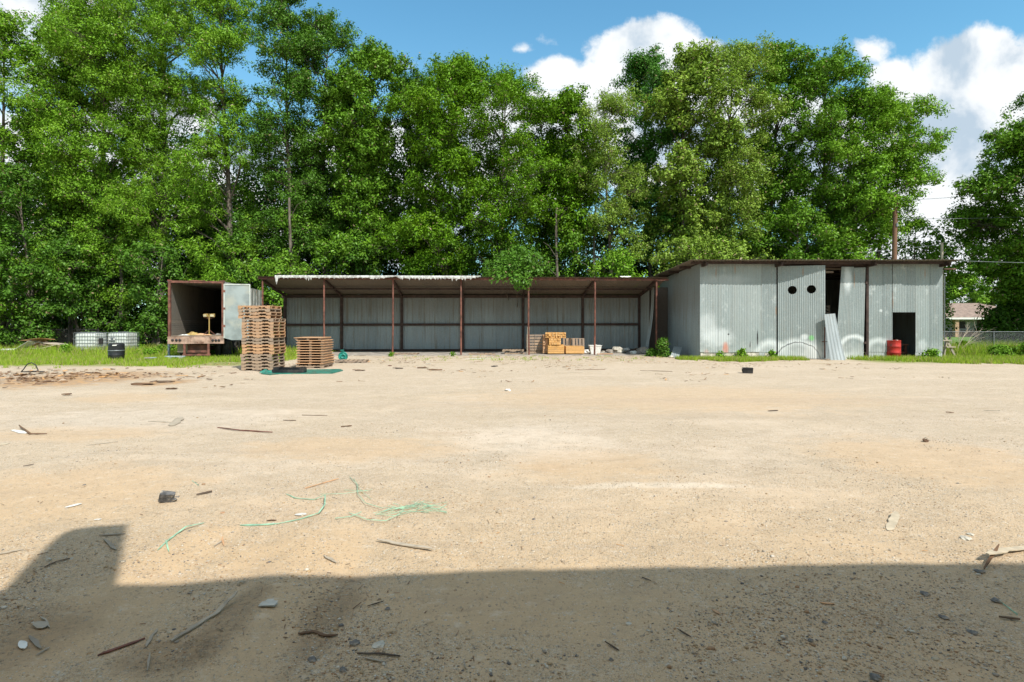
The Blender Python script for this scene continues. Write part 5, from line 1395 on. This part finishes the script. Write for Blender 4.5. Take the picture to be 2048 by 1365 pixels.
# ------------------------------------------------------------------ poles and wires
up = thing('utility_pole', 'tall brown wooden utility pole rising behind the big shed', 'utility pole', (gx(1789, 33.2), 33.2, 0))
zt = gz(398, 33.2)
b = MB(); b.tube([(-.10, 0, 0), (-.03, 0, zt * .5), (.06, 0, zt)], [.16, .14, .115], 12); b.build('shaft', M['pole'], up)
b = MB(); b.tube([(.06, -.12, zt - .5), (.06, -.2, zt - .5)], .03, 6); b.box((.06, -.14, zt - 1.6), (.1, .06, .2)); b.build('bracket', M['galv'], up)
u2 = thing('utility_pole', 'short grey pole top at the right end of the big shed roof', 'utility pole', (gx(1884, 33.0), 33.0, 0))
b = MB(); b.tube([(0, 0, 0), (0, 0, gz(486, 33))], .075, 8); b.build('shaft', M['greywood'], u2)
def wire(a, c, sag, label, r=.012, n=14):
    a = Vector(a); c = Vector(c); b = MB()
    b.tube([a.lerp(c, q) - Vector((0, 0, sag * 4 * q * (1 - q))) for q in np.linspace(0, 1, n)], r, 4)
    tag(b.build('overhead_wire', M['galv']), label, 'wire', 'overhead wires at the right')
def W3(px, py, D): return (gx(px, D), D, gz(py, D))
wire(W3(1793, 402, 33.1), W3(2300, 360, 30), .1, 'uppermost overhead wire running right from the tall pole')
wire(W3(1792, 438, 33.1), W3(2300, 420, 30), .15, 'middle overhead wire running right from the tall pole')
wire(W3(1915, 522, 25.5), W3(2300, 528, 28), .05, 'overhead wire running right from the shed eave')
wire(W3(1693, 507, 33.6), W3(1884, 489, 33.0), .05, 'faint wire sloping up to the short pole over the shed roof')
dp = thing('downpipe', 'thin grey pipe standing at the right wall of the big shed', 'pipe', (gx(1889, 26.5), 26.5, 0))
b = MB(); b.tube([(0, 0, 0), (0, 0, 3.9)], .022, 6); b.build('pipe', M['galv'], dp)
# dead branches by the fence
random.seed(17)
db = MB(); c = gp(1950, 716); 
def branch(p, d, L, r, k):
    q = p + d * L; mid = p.lerp(q, .5) + Vector((random.uniform(-.05, .05), 0, .04)) ; db.tube([p, mid, q], [r, r * .8, r * .55], 5)
    if k > 0:
        for j in range(3):
            dd = (d + Vector((random.uniform(-.55, .6), random.uniform(-.4, .4), random.uniform(-.3, .35)))).normalized(); branch(p.lerp(q, random.uniform(.4, 1)), dd, L * random.uniform(.45, .75), r * .55, k - 1)
branch(Vector((c.x, c.y + 1.2, 0)), Vector((.5, .1, .95)).normalized(), 1.0, .026, 3); branch(Vector((c.x + .06, c.y + 1.2, 0)), Vector((.75, .1, .7)).normalized(), 1.2, .022, 3)
branch(Vector((c.x - .03, c.y + 1.2, 0)), Vector((-.2, .1, .9)).normalized(), .8, .012, 2)
tag(db.build('dead_branches', M['greywood']), 'bare dead branches sprawling before the fence at the right', 'branches')

# ------------------------------------------------------------------ litter on the ground, piece by piece
def gpt(px, py, z=0.):
    p = gp(px, py); return Vector((p.x, p.y, hgt(p.x, p.y) + z))
def splinter(pts, wd, th, mat, label, name='wood_splinter', cat='splinter', group=None, jit=.0, lift=0.):
    """flat strip following image points on the ground"""
    P = [gpt(px, py, .004 + th / 2 + (z[0] if z else 0)) for px, py, *z in pts]
    K = 4; P0_ = P; P = []
    if th > .006: th = max(.004, th * .55)
    for i in range(len(P0_) - 1):
        for k in range(K):
            q = P0_[i].lerp(P0_[i + 1], k / K); e = wd * .12
            P.append(q + Vector((random.uniform(-e, e), random.uniform(-e, e), 0)) * (k > 0))
    P.append(P0_[-1])
    b = MB(); n = len(P); L, Rr = [], []
    for i, p in enumerate(P):
        d = (P[min(i + 1, n - 1)] - P[max(i - 1, 0)]).normalized(); s = Vector((-d.y, d.x, 0)).normalized()
        w_ = wd * (.8 if wd < .05 and P[0].y < 7 else (.6 if wd < .1 and P[0].y > 7 else 1)) * min(1, .28 + i * .5, .28 + (n - 1 - i) * .6) * random.uniform(.75, 1.15) / 2
        k = Vector((0, 0, th * random.uniform(.3, .7)))
        L += [p - s * w_ - k, p + s * w_ - k * .7, p + s * w_ + k, p - s * w_ + k * .8]
    fs = []
    for i in range(n - 1):
        a = i * 4
        for k in range(4): fs.append((a + k, a + (k + 1) % 4, a + 4 + (k + 1) % 4, a + 4 + k))
    fs += [(3, 2, 1, 0), (n * 4 - 4, n * 4 - 3, n * 4 - 2, n * 4 - 1)]
    b.add(L, fs); o = b.build(name, M[mat]); return tag(o, label, cat, group)
random.seed(71)
splinter([(342, 1291), (400, 1258), (435, 1240), (475, 1212, .04)], .030, .014, 'greywood', 'long pale grey stick in the shaded foreground at the left', 'stick', 'stick')
splinter([(754, 1077, .01), (800, 1088), (866, 1103, .01)], .045, .014, 'greywood', 'pale wood splinter in the sun just above the shade line')
splinter([(198, 1074), (251, 1069)], .022, .012, 'greywood', 'short splinter lying in the top of the tower shaped shadow')
splinter([(208, 1083), (233, 1103)], .035, .012, 'greywood', 'broad splinter pointing down inside the tower shaped shadow')
splinter([(-20, 1114), (20, 1108), (47, 1103)], .020, .010, 'greywood', 'thin pale splinter at the left edge of the photo')
splinter([(88, 1140), (113, 1129), (140, 1122)], .012, .008, 'darkwood', 'dark twig at the left boundary of the tower shaped shadow', 'twig', 'twig')
splinter([(70, 1250), (88, 1262)], .05, .010, 'greywood', 'pale triangular chip in the lower left shade', 'wood_chip', 'chip')
splinter([(80, 1238), (92, 1246), (100, 1262)], .010, .008, 'greywood', 'thin curved twig beside the pale triangular chip', 'twig', 'twig')
splinter([(58, 1277), (82, 1300)], .030, .010, 'greywood', 'grey chip slanting down at the lower left', 'wood_chip', 'chip')
splinter([(40, 1286), (50, 1300)], .040, .008, 'white', 'white chip at the lower left corner region', 'wood_chip', 'chip')
splinter([(72, 1312), (100, 1296)], .012, .008, 'greywood', 'fine sliver right of the slanting grey chip', 'wood_sliver', 'sliver')
splinter([(292, 1300), (303, 1280), (316, 1266)], .020, .008, 'greywood', 'forked pale sliver left of the long grey stick', 'wood_sliver', 'sliver')
splinter([(195, 1308), (240, 1297), (290, 1283)], .022, .006, 'rust', 'reddish strip half buried below the tower shaped shadow', 'rusty_strip', 'strip')
splinter([(596, 1269), (625, 1264), (648, 1270), (676, 1268)], .020, .008, 'bark', 'curled bark strip in the shaded gravel left of centre', 'bark_strip', 'bark')
splinter([(714, 1310), (760, 1312), (800, 1317)], .012, .008, 'darkwood', 'thin dark twig right of the curled bark strip', 'twig', 'twig')
splinter([(725, 1320), (772, 1330)], .012, .008, 'greywood', 'lower thin twig beneath the dark twig', 'twig', 'twig')
splinter([(735, 1214), (767, 1208)], .008, .008, 'darkwood', 'fine dark twig in the shade below the pale splinter', 'twig', 'twig')
splinter([(648, 1117), (673, 1130)], .030, .012, 'greywood', 'small splinter touching the shade line left of centre')
splinter([(294, 1345), (300, 1310)], .012, .008, 'greywood', 'upright pale sliver at the bottom left', 'wood_sliver', 'sliver')
splinter([(130, 1017), (163, 1008)], .045, .010, 'white', 'white chip on the orange sand at the left', 'wood_chip', 'chip')
splinter([(188, 1041), (203, 1037)], .03, .008, 'white', 'small white chip above the tower shaped shadow', 'wood_chip', 'chip')
splinter([(393, 993), (424, 986)], .03, .02, 'darkwood', 'dark short stick right of the tar chunk', 'stick', 'stick')
splinter([(609, 980), (640, 970), (677, 958)], .018, .010, 'panelwood', 'thin tan stick lying above the green strapping', 'stick', 'stick')
splinter([(533, 1039), (553, 1038)], .02, .008, 'bark', 'tiny dark splinter above the green strap end')
splinter([(590, 1028), (612, 1030)], .05, .008, 'white', 'white flake inside the bend of the green strap', 'flake', 'flake')
splinter([(428, 1090), (448, 1078)], .014, .008, 'greywood', 'thin splinter right of the forked green strap')
splinter([(445, 1072), (447, 1090)], .018, .008, 'panelwood', 'tan upright splinter beside the thin splinter')
splinter([(435, 857), (480, 861), (545, 867)], .045, .02, 'rust', 'long thin reddish board on the sunny gravel left of centre', 'thin_board', 'board')
splinter([(343, 853), (352, 846), (362, 838, .02)], .14, .012, 'greywood', 'flat grey board scrap left of the reddish board', 'board_scrap', 'board')
splinter([(296, 843), (342, 846)], .025, .010, 'greywood', 'thin twig left of the flat grey board scrap', 'twig', 'twig')
splinter([(172, 893), (236, 884)], .018, .012, 'greywood', 'thin stick on the gravel in the left middle', 'stick', 'stick')
splinter([(24, 862), (52, 868)], .11, .012, 'white', 'white board end at the far left of the gravel', 'board_end', 'board')
splinter([(38, 857, .03), (60, 870), (94, 872)], .04, .02, 'bark', 'dark crooked stick beside the white board end', 'stick', 'stick')
splinter([(0, 892), (18, 889)], .14, .008, 'cream', 'pale flat scrap at the left edge', 'paper_scrap', 'scrap')
splinter([(46, 933), (68, 930)], .03, .01, 'darkwood', 'dark chip in the sand at the left middle', 'wood_chip', 'chip')
splinter([(604, 832), (655, 832)], .03, .012, 'bark', 'thin dark stick left of centre in the middle distance', 'stick', 'stick')
splinter([(566, 842), (592, 843)], .04, .012, 'bark', 'short brown stick in the middle distance', 'stick', 'stick')
splinter([(682, 856), (704, 853)], .05, .02, 'bark', 'brown bark bit right of the reddish board', 'bark_strip', 'bark')
splinter([(1536, 823), (1556, 822)], .05, .02, 'darkwood', 'dark bit on the gravel right of centre', 'bark_strip', 'bark')
splinter([(1967, 822), (2000, 823)], .04, .015, 'greywood', 'pale stick on the gravel at the right', 'stick', 'stick')
splinter([(1892, 826), (1908, 826)], .05, .02, 'bark', 'brown bit on the gravel at the right', 'bark_strip', 'bark')
splinter([(1150, 741), (1210, 740)], .06, .02, 'bark', 'brown stick before the rubble row', 'stick', 'stick')
splinter([(1280, 742), (1345, 744)], .05, .02, 'bark', 'brown stick before the bush at the shed gap', 'stick', 'stick')
splinter([(1110, 747), (1165, 746)], .04, .015, 'greywood', 'thin grey stick before the lumber pile', 'stick', 'stick')
splinter([(930, 719), (985, 717)], .12, .02, 'white', 'pale board on the gravel before the fourth bay', 'board', 'board')
splinter([(1975, 1133, .05), (2010, 1112, .02), (2060, 1096)], .05, .012, 'cream', 'pale broad board end at the right edge on the shade line', 'board_end', 'board')
splinter([(1968, 1146), (1998, 1112, .05)], .022, .018, 'bark', 'rust brown stick leaning over the dark stones at the right', 'stick', 'stick')
splinter([(1776, 1060), (1786, 1045), (1794, 1026, .02)], .06, .003, 'cream', 'pale papery leaf on the sunny gravel at the right', 'papery_leaf', 'leaf')
splinter([(1998, 1240), (2040, 1242)], .018, .014, 'bark', 'dark root piece at the lower right edge', 'root_piece', 'stick')
splinter([(2000, 1206), (2035, 1232)], .006, .006, 'green_strap', 'thin green thread at the lower right edge', 'green_thread', 'strap')
splinter([(1355, 1265), (1382, 1280)], .010, .008, 'darkwood', 'thin dark twig in the shade right of centre', 'twig', 'twig')
splinter([(1210, 1288), (1238, 1305)], .010, .008, 'darkwood', 'thin dark twig at the bottom centre', 'twig', 'twig')
splinter([(1424, 1222), (1440, 1233)], .03, .008, 'panelwood', 'tan leaf like chip in the shade right of centre', 'wood_chip', 'chip')
splinter([(1284, 1160), (1302, 1168)], .012, .008, 'darkwood', 'short dark twig just under the shade line', 'twig', 'twig')
splinter([(1640, 1215), (1668, 1218)], .02, .008, 'panelwood', 'tan straw chip in the shade at the right', 'wood_chip', 'chip')
splinter([(927, 1325), (931, 1345)], .008, .006, 'greywood', 'pale straw at the bottom centre', 'straw', 'straw')
# green strapping
splinter([(480, 1048), (520, 1047), (555, 1045)], .030, .004, 'green_strap', 'flat bright end of the long green strap', 'green_strap', 'strap')
splinter([(555, 1045), (600, 1039), (638, 1032, .012), (650, 1022, .035), (650, 1000, .03), (628, 1002), (590, 998), (572, 990)], .013, .004, 'green_strap', 'long thin green strap bending upward in the sun', 'green_strap', 'strap')
splinter([(315, 1106), (334, 1088), (352, 1072), (372, 1062, .02), (408, 1047)], .015, .004, 'green_strap', 'slanting green strap right of the tower shaped shadow', 'green_strap', 'strap')
splinter([(331, 1088, .01), (338, 1108)], .014, .004, 'green_strap', 'short tail of the slanting green strap', 'green_strap', 'strap')
splinter([(384, 964), (398, 974)], .008, .004, 'green_strap', 'tiny green strap scrap above the tar chunk', 'green_strap', 'strap')
random.seed(3)
b = MB()
def strand(pts, r=.004):
    b.tube([gpt(px + random.uniform(-2, 2), py + random.uniform(-1, 1), .008 + random.random() * .022) for px, py in pts], r, 4, False)
for k in range(20):
    x0 = random.uniform(740, 850); x1 = x0 + random.uniform(30, 120); x1 = min(x1, 893); y0 = random.uniform(1005, 1030); y1 = 1012 + random.uniform(-6, 20)
    strand([(x0, y0), ((x0 * 2 + x1) / 3, (y0 + y1) / 2 + random.uniform(-6, 6)), ((x0 + 2 * x1) / 3, (y0 + y1) / 2 + random.uniform(-6, 6)), (x1, y1)], random.uniform(.0014, .0028))
strand([(700, 955), (712, 975), (716, 995), (730, 1010), (765, 1018)], .003); strand([(706, 960), (722, 985), (740, 1000)], .002); strand([(690, 985), (735, 987), (745, 980)], .002)
strand([(640, 990), (690, 992), (735, 985)], .002); strand([(700, 1030), (735, 1040), (770, 1040), (795, 1032), (810, 1024)], .0035); strand([(672, 1042), (700, 1036), (722, 1028)], .003)
tag(b.build('green_strap_tangle', M['green_strap']), 'tangle of thin green strapping in the sunny foreground', 'strap')
# stones and chunks
def stone(px, py, s, mat, label, sq=.6, name='stone', cat='stone', seed=None, group=None):
    b = MB(); c = gpt(px, py); s *= (.62 if c.y < 6 else 1); rock(b, (0, 0, s * sq * .30), s, sq, seed if seed else px * .013, 10)
    o = b.build(name, M[mat]); o.location = c; return tag(o, label, cat, group)
b = MB(); c = gpt(333, 1006); b.box((0, 0, .05), (.11, .05, .10), .35, .35, .12, .014); rock(b, (.055, .02, .02), .03, .6, 3)
M['tar'] = plain('tar and gravel chunk', (.10, .10, .10), .95, 0, .5, 30., (.50, .42, .30))
o = b.build('tar_chunk', M['tar']); o.location = c; tag(o, 'dark gravelly chunk standing on the sand at the left', 'chunk')
stone(355, 995, .035, 'darkstone', 'small dark stone touching the gravelly chunk')
stone(246, 1127, .040, 'stone', 'tan flat stone on the right side of the tower shaped shadow', .45)
stone(483, 1174, .040, 'stone', 'pale stone at the edge of the shade left of centre', .7)
stone(142, 1121, .028, 'rubble', 'pale grey stone in the left of the shadow', .4)
stone(98, 1124, .035, 'rubble', 'whitish stone at the left boundary of the shadow', .5)
stone(378, 1065, .022, 'darkstone', 'black pebble under the slanting green strap', .5)
stone(168, 971, .03, 'darkstone', 'dark pebble on the orange sand', .4)
stone(1068, 1037, .028, 'darkstone', 'lone dark stone on the sunny gravel at centre', .6)
stone(1016, 782, .085, 'white', 'small white cone shaped scrap alone in the middle of the yard', .5)
stone(710, 1286, .045, 'darkstone', 'dark blue stone at the right of the curled bark', .6)
stone(685, 1343, .035, 'darkstone', 'black stone at the bottom left of centre', .6)
stone(625, 1314, .04, 'darkstone', 'dark stone under the curled bark strip', .5)
stone(757, 1292, .06, 'rubble', 'flat pale flake of concrete in the shaded gravel', .2)
stone(775, 1220, .03, 'darkstone', 'flat dark stone in the shade left of centre', .3)
stone(818, 1201, .016, 'rubble', 'tiny pale pebble in the smooth shaded sand', .7)
stone(1621, 1288, .028, 'darkstone', 'black stone in the shade at the right of centre', .6)
stone(1650, 1252, .03, 'darkstone', 'dark flat stone above the black stone', .35)
stone(1886, 1241, .042, 'darkstone', 'blue grey stone in the shaded gravel at the right', .5)
stone(1946, 1268, .045, 'darkstone', 'broad grey stone low in the right shade', .35)
stone(1752, 1362, .05, 'darkstone', 'dark blue stone at the bottom edge', .5)
stone(1222, 1320, .022, 'darkstone', 'dark pebble at the bottom centre', .6)
stone(1257, 1252, .03, 'rubble', 'pale flat stone in the lower centre', .3)
stone(1336, 1221, .016, 'darkstone', 'small black stone right of the smooth sand', .6)
stone(1960, 1150, .05, 'darkstone', 'dark stone under the leaning rust brown stick', .5)
stone(1932, 1078, .07, 'rubble', 'white stone in the sun at the right', .4)
stone(1942, 1068, .045, 'rubble', 'smaller white stone behind the white stone at the right', .4)
stone(1992, 1205, .05, 'darkstone', 'crumpled dark flake at the lower right', .5)
stone(1850, 1196, .045, 'darkstone', 'dark pointed stone in the right gravel', .4)
stone(1851, 884, .04, 'bark', 'little brown clod on the sunny gravel at the right', .9)
stone(445, 1027, .04, 'panelwood', 'small tuft like clump of orange chips on the sand', .3, 'chip_clump', 'chips')
b = MB(); c = gpt(537, 1224); b.add([(-.045, -.03, .012), (.045, -.028, .014), (.05, .012, .02), (.022, .016, .02), (.018, .03, .022), (-.02, .028, .02), (-.022, .012, .018), (-.04, .01, .016)], [tuple(range(8))])
b.add([(-.045, -.03, .006), (.045, -.028, .006), (.05, .012, .008), (-.04, .01, .008)], [(3, 2, 1, 0)])
o = b.build('paper_scrap', M['paper']); o.location = c; tag(o, 'pale grey paper scrap flat in the shaded foreground', 'paper')
# bits before the sheds, larger and farther
FAR = [(870, 741, .55, 'bark', 'long dark bark slab before the third bay'), (845, 737, .45, 'bark', 'dark bark slab behind the long one'), (780, 733, .16, 'rust', 'small reddish brick before the second bay'),
       (798, 738, .35, 'darkwood', 'dark flat splinters right of the reddish brick'), (720, 742, .42, 'bark', 'brown bark slab right of the teal sheet'), (857, 729, .22, 'rubble', 'pale crumpled scrap before the fourth front post'),
       (988, 734, .24, 'wire', 'curled black rubber scrap before the lumber pile'), (330, 765, .50, 'bark', 'dark bark slab right of the bark field'), (285, 770, .65, 'bark', 'long bark slab on the orange dirt'),
       (343, 779, .3, 'bark', 'small bark slab below the orange dirt'), (275, 757, .12, 'bark', 'round brown clod above the orange dirt'), (135, 791, .18, 'bark', 'dark chip under the bark field')]
for i, (px, py, ln, mt, lb) in enumerate(FAR):
    b = MB(); c = gp(px, py); rock(b, (0, 0, .02), ln * .5, .14, i + 4.4, 14)
    for j in range(3): b.box((random.uniform(-.3, .3) * ln, random.uniform(-.1, .1), .03), (ln * random.uniform(.4, .8), .05, .02), random.uniform(-.4, .4), 0, random.uniform(-.05, .1))
    o = b.build('bark_slab' if mt == 'bark' else 'ground_scrap', M[mt]); o.location = c; o.scale = (1, .55, 1); tag(o, lb, 'bark' if mt == 'bark' else 'scrap')

# ------------------------------------------------------------------ countless small stuff
m, t, out = newmat('loose gravel'); r = isl(t)
c = t.ramp(r, [(0., (.42, .30, .17)), (.22, (.50, .42, .30)), (.38, (.62, .57, .48)), (.52, (.36, .22, .12)), (.64, (.32, .28, .23)), (.80, (.13, .13, .13)), (.86, (.46, .35, .23)), (.95, (.58, .53, .45))], True)
pbsdf(t, out, t.mix(t.mr(t.noise(pos(t), 60., 3), .3, .7, 0, .3), c, (.3, .24, .17)), .88, 0, None, .25); M['gravel'] = m
m, t, out = newmat('bark chips'); r = isl(t)
pbsdf(t, out, t.ramp(r, [(0., (.20, .12, .07)), (.3, (.32, .21, .13)), (.5, (.42, .32, .23)), (.7, (.13, .08, .05)), (.85, (.50, .28, .12))], True), .9, 0, None, .2); M['chips'] = m
ICO = []; 
_p = (1 + 5 ** .5) / 2
for a in ((-1, _p, 0), (1, _p, 0), (-1, -_p, 0), (1, -_p, 0), (0, -1, _p), (0, 1, _p), (0, -1, -_p), (0, 1, -_p), (_p, 0, -1), (_p, 0, 1), (-_p, 0, -1), (-_p, 0, 1)): ICO.append(a)
ICO = np.array(ICO) / np.linalg.norm(ICO[0])
ICF = np.array([(0,11,5),(0,5,1),(0,1,7),(0,7,10),(0,10,11),(1,5,9),(5,11,4),(11,10,2),(10,7,6),(7,1,8),(3,9,4),(3,4,2),(3,2,6),(3,6,8),(3,8,9),(4,9,5),(2,4,11),(6,2,10),(8,6,7),(9,8,1)])
def pebbles(P, S, rng, sq=.6):
    n = len(P); V = ICO[None] * (S[:, None, None] * (1 + .28 * rng.normal(size=(n, 12, 1))))
    el = 1 + .35 * rng.random((n, 1)); V[:, :, 0] *= el; V[:, :, 2] *= sq
    a = rng.random(n) * 6.283; ca, sa = np.cos(a)[:, None], np.sin(a)[:, None]
    x = V[:, :, 0] * ca - V[:, :, 1] * sa; y = V[:, :, 0] * sa + V[:, :, 1] * ca; V[:, :, 0] = x; V[:, :, 1] = y
    Z0 = np.array([hgt(p[0], p[1]) for p in P])
    V[:, :, 0] += P[:, 0][:, None]; V[:, :, 1] += P[:, 1][:, None]; V[:, :, 2] += (Z0 + S * sq * .35)[:, None]
    Fq = ICF[None] + (np.arange(n) * 12)[:, None, None]
    return V.reshape(-1, 3), Fq.reshape(-1, 3)
rng = np.random.default_rng(5)
N_ = 190000
Dd = 1.9 + (9.5 - 1.9) * rng.random(N_) ** 1.5; px_ = -60 + 2170 * rng.random(N_); P = np.stack([(px_ - CX) * Dd / F, Dd], 1)
a = noise2(P, .9, 11); b_ = noise2(P, 3.2, 5); d_ = a * .7 + b_ * .45
# ribs of gravel: left heap, strip left of centre, right hand drift
def gz_(px, py, rx, ry):
    py0 = HY + F * H / P[:, 1]; pxx = CX + P[:, 0] * F / P[:, 1]; return np.exp(-(((pxx - px) / rx) ** 2 + ((py0 - py) / ry) ** 2))
d_ += .75 * gz_(640, 1260, 90, 110) + .6 * gz_(1800, 1190, 260, 80) + .55 * gz_(60, 1200, 120, 90) + .45 * gz_(1420, 1260, 160, 60) + .4 * gz_(330, 1300, 160, 70) + .3 * gz_(520, 1010, 160, 60) + .3 * gz_(1500, 1020, 300, 60)
d_ -= .8 * gz_(1040, 1200, 200, 70) + .7 * gz_(520, 1250, 45, 120) + .7 * gz_(120, 1000, 180, 50) + .5 * gz_(180, 1230, 70, 90)
keep = d_ > (-.02 + rng.random(N_) * .8)
P = P[keep]; S_ = .0020 + .0050 * rng.random(len(P)) ** 3 + (rng.random(len(P)) > .993) * .008
V, Fc = pebbles(P, S_, rng)
stuff(link('gravel', fast_mesh('gravel', V, tris=Fc, mat=M['gravel'], smooth=True)), 'loose multicoloured gravel scattered over the sand', 'gravel')
# straw, slivers and chips
def chips(P, Ls, Ws, rng, lift=.004):
    n = len(P); a = rng.random(n) * 6.283; dx, dy = np.cos(a), np.sin(a); V = np.zeros((n, 4, 3)); tl = (rng.random(n) - .3) * .35
    Z0 = np.array([hgt(p[0], p[1]) for p in P]) + lift
    for k, (u_, v_) in enumerate(((-1, -1), (1, -.6), (1, .7), (-1, 1))):
        V[:, k, 0] = P[:, 0] + dx * Ls / 2 * u_ - dy * Ws / 2 * v_; V[:, k, 1] = P[:, 1] + dy * Ls / 2 * u_ + dx * Ws / 2 * v_; V[:, k, 2] = Z0 + np.maximum(0, u_ * tl * Ls) + .3 * Ws * (v_ > 0)
    return V.reshape(-1, 3)
n = 2600
Dd = 1.9 + 7 * rng.random(n) ** 1.6; px_ = -60 + 2170 * rng.random(n); P = np.stack([(px_ - CX) * Dd / F, Dd], 1)
k = (noise2(P, .8, 21) + .7 * gz_(640, 1240, 110, 130) + .6 * gz_(300, 1280, 250, 100)) > rng.random(n) * .8 - .1; P = P[k]
V1 = chips(P, .012 + .06 * rng.random(len(P)) ** 2, .002 + .005 * rng.random(len(P)), rng)
n = 3800
Pb = np.stack([rng.uniform(-20, -7, n), rng.uniform(13.3, 20.3, n)], 1); a = noise2(Pb, .35, 2) + noise2(Pb, 1.4, 9) * .6
cen = np.exp(-(((Pb[:, 0] + 14) / 3.6) ** 2 + ((Pb[:, 1] - 16.3) / 1.6) ** 2)); Pb = Pb[(a * .5 + cen * 1.1) > rng.random(n) * .9 + .15]
V2 = chips(Pb, .06 + .26 * rng.random(len(Pb)) ** 2, .02 + .07 * rng.random(len(Pb)), rng, .012)
n = 3600
Pc = np.stack([rng.uniform(-12, 14, n), rng.uniform(15, 26.5, n)], 1); a = noise2(Pc * np.array([.5, 1.5]), .6, 6) + noise2(Pc, 1.7, 3) * .5 + (Pc[:, 1] - 22) * .05; Pc = Pc[a > .12]
V3 = chips(Pc, .05 + .16 * rng.random(len(Pc)) ** 2, .012 + .03 * rng.random(len(Pc)), rng, .01)
V = np.concatenate([V1, V2, V3])
stuff(link('bark_litter', fast_mesh('bark_litter', V, quads=quads(len(V)), mat=M['chips'])), 'brown bark chips and straw strewn over the yard', 'litter')
# lumpier bark pieces in the field at the left
n = 420
Pb = np.stack([rng.uniform(-19, -8.5, n), rng.uniform(13.6, 19.2, n)], 1); cen = np.exp(-(((Pb[:, 0] + 14.2) / 3.2) ** 2 + ((Pb[:, 1] - 16.2) / 1.3) ** 2)); Pb = Pb[cen > rng.random(n) * .8 + .12]
V, Fc = pebbles(Pb, .03 + .075 * rng.random(len(Pb)) ** 2, rng, .45)
stuff(link('bark_chunks', fast_mesh('bark_chunks', V, tris=Fc, mat=M['chips'])), 'field of rotten bark chunks in front of the grass', 'bark')
for q in list(bpy.data.objects):
    if q.get('group') is None and 'group' in q: del q['group']
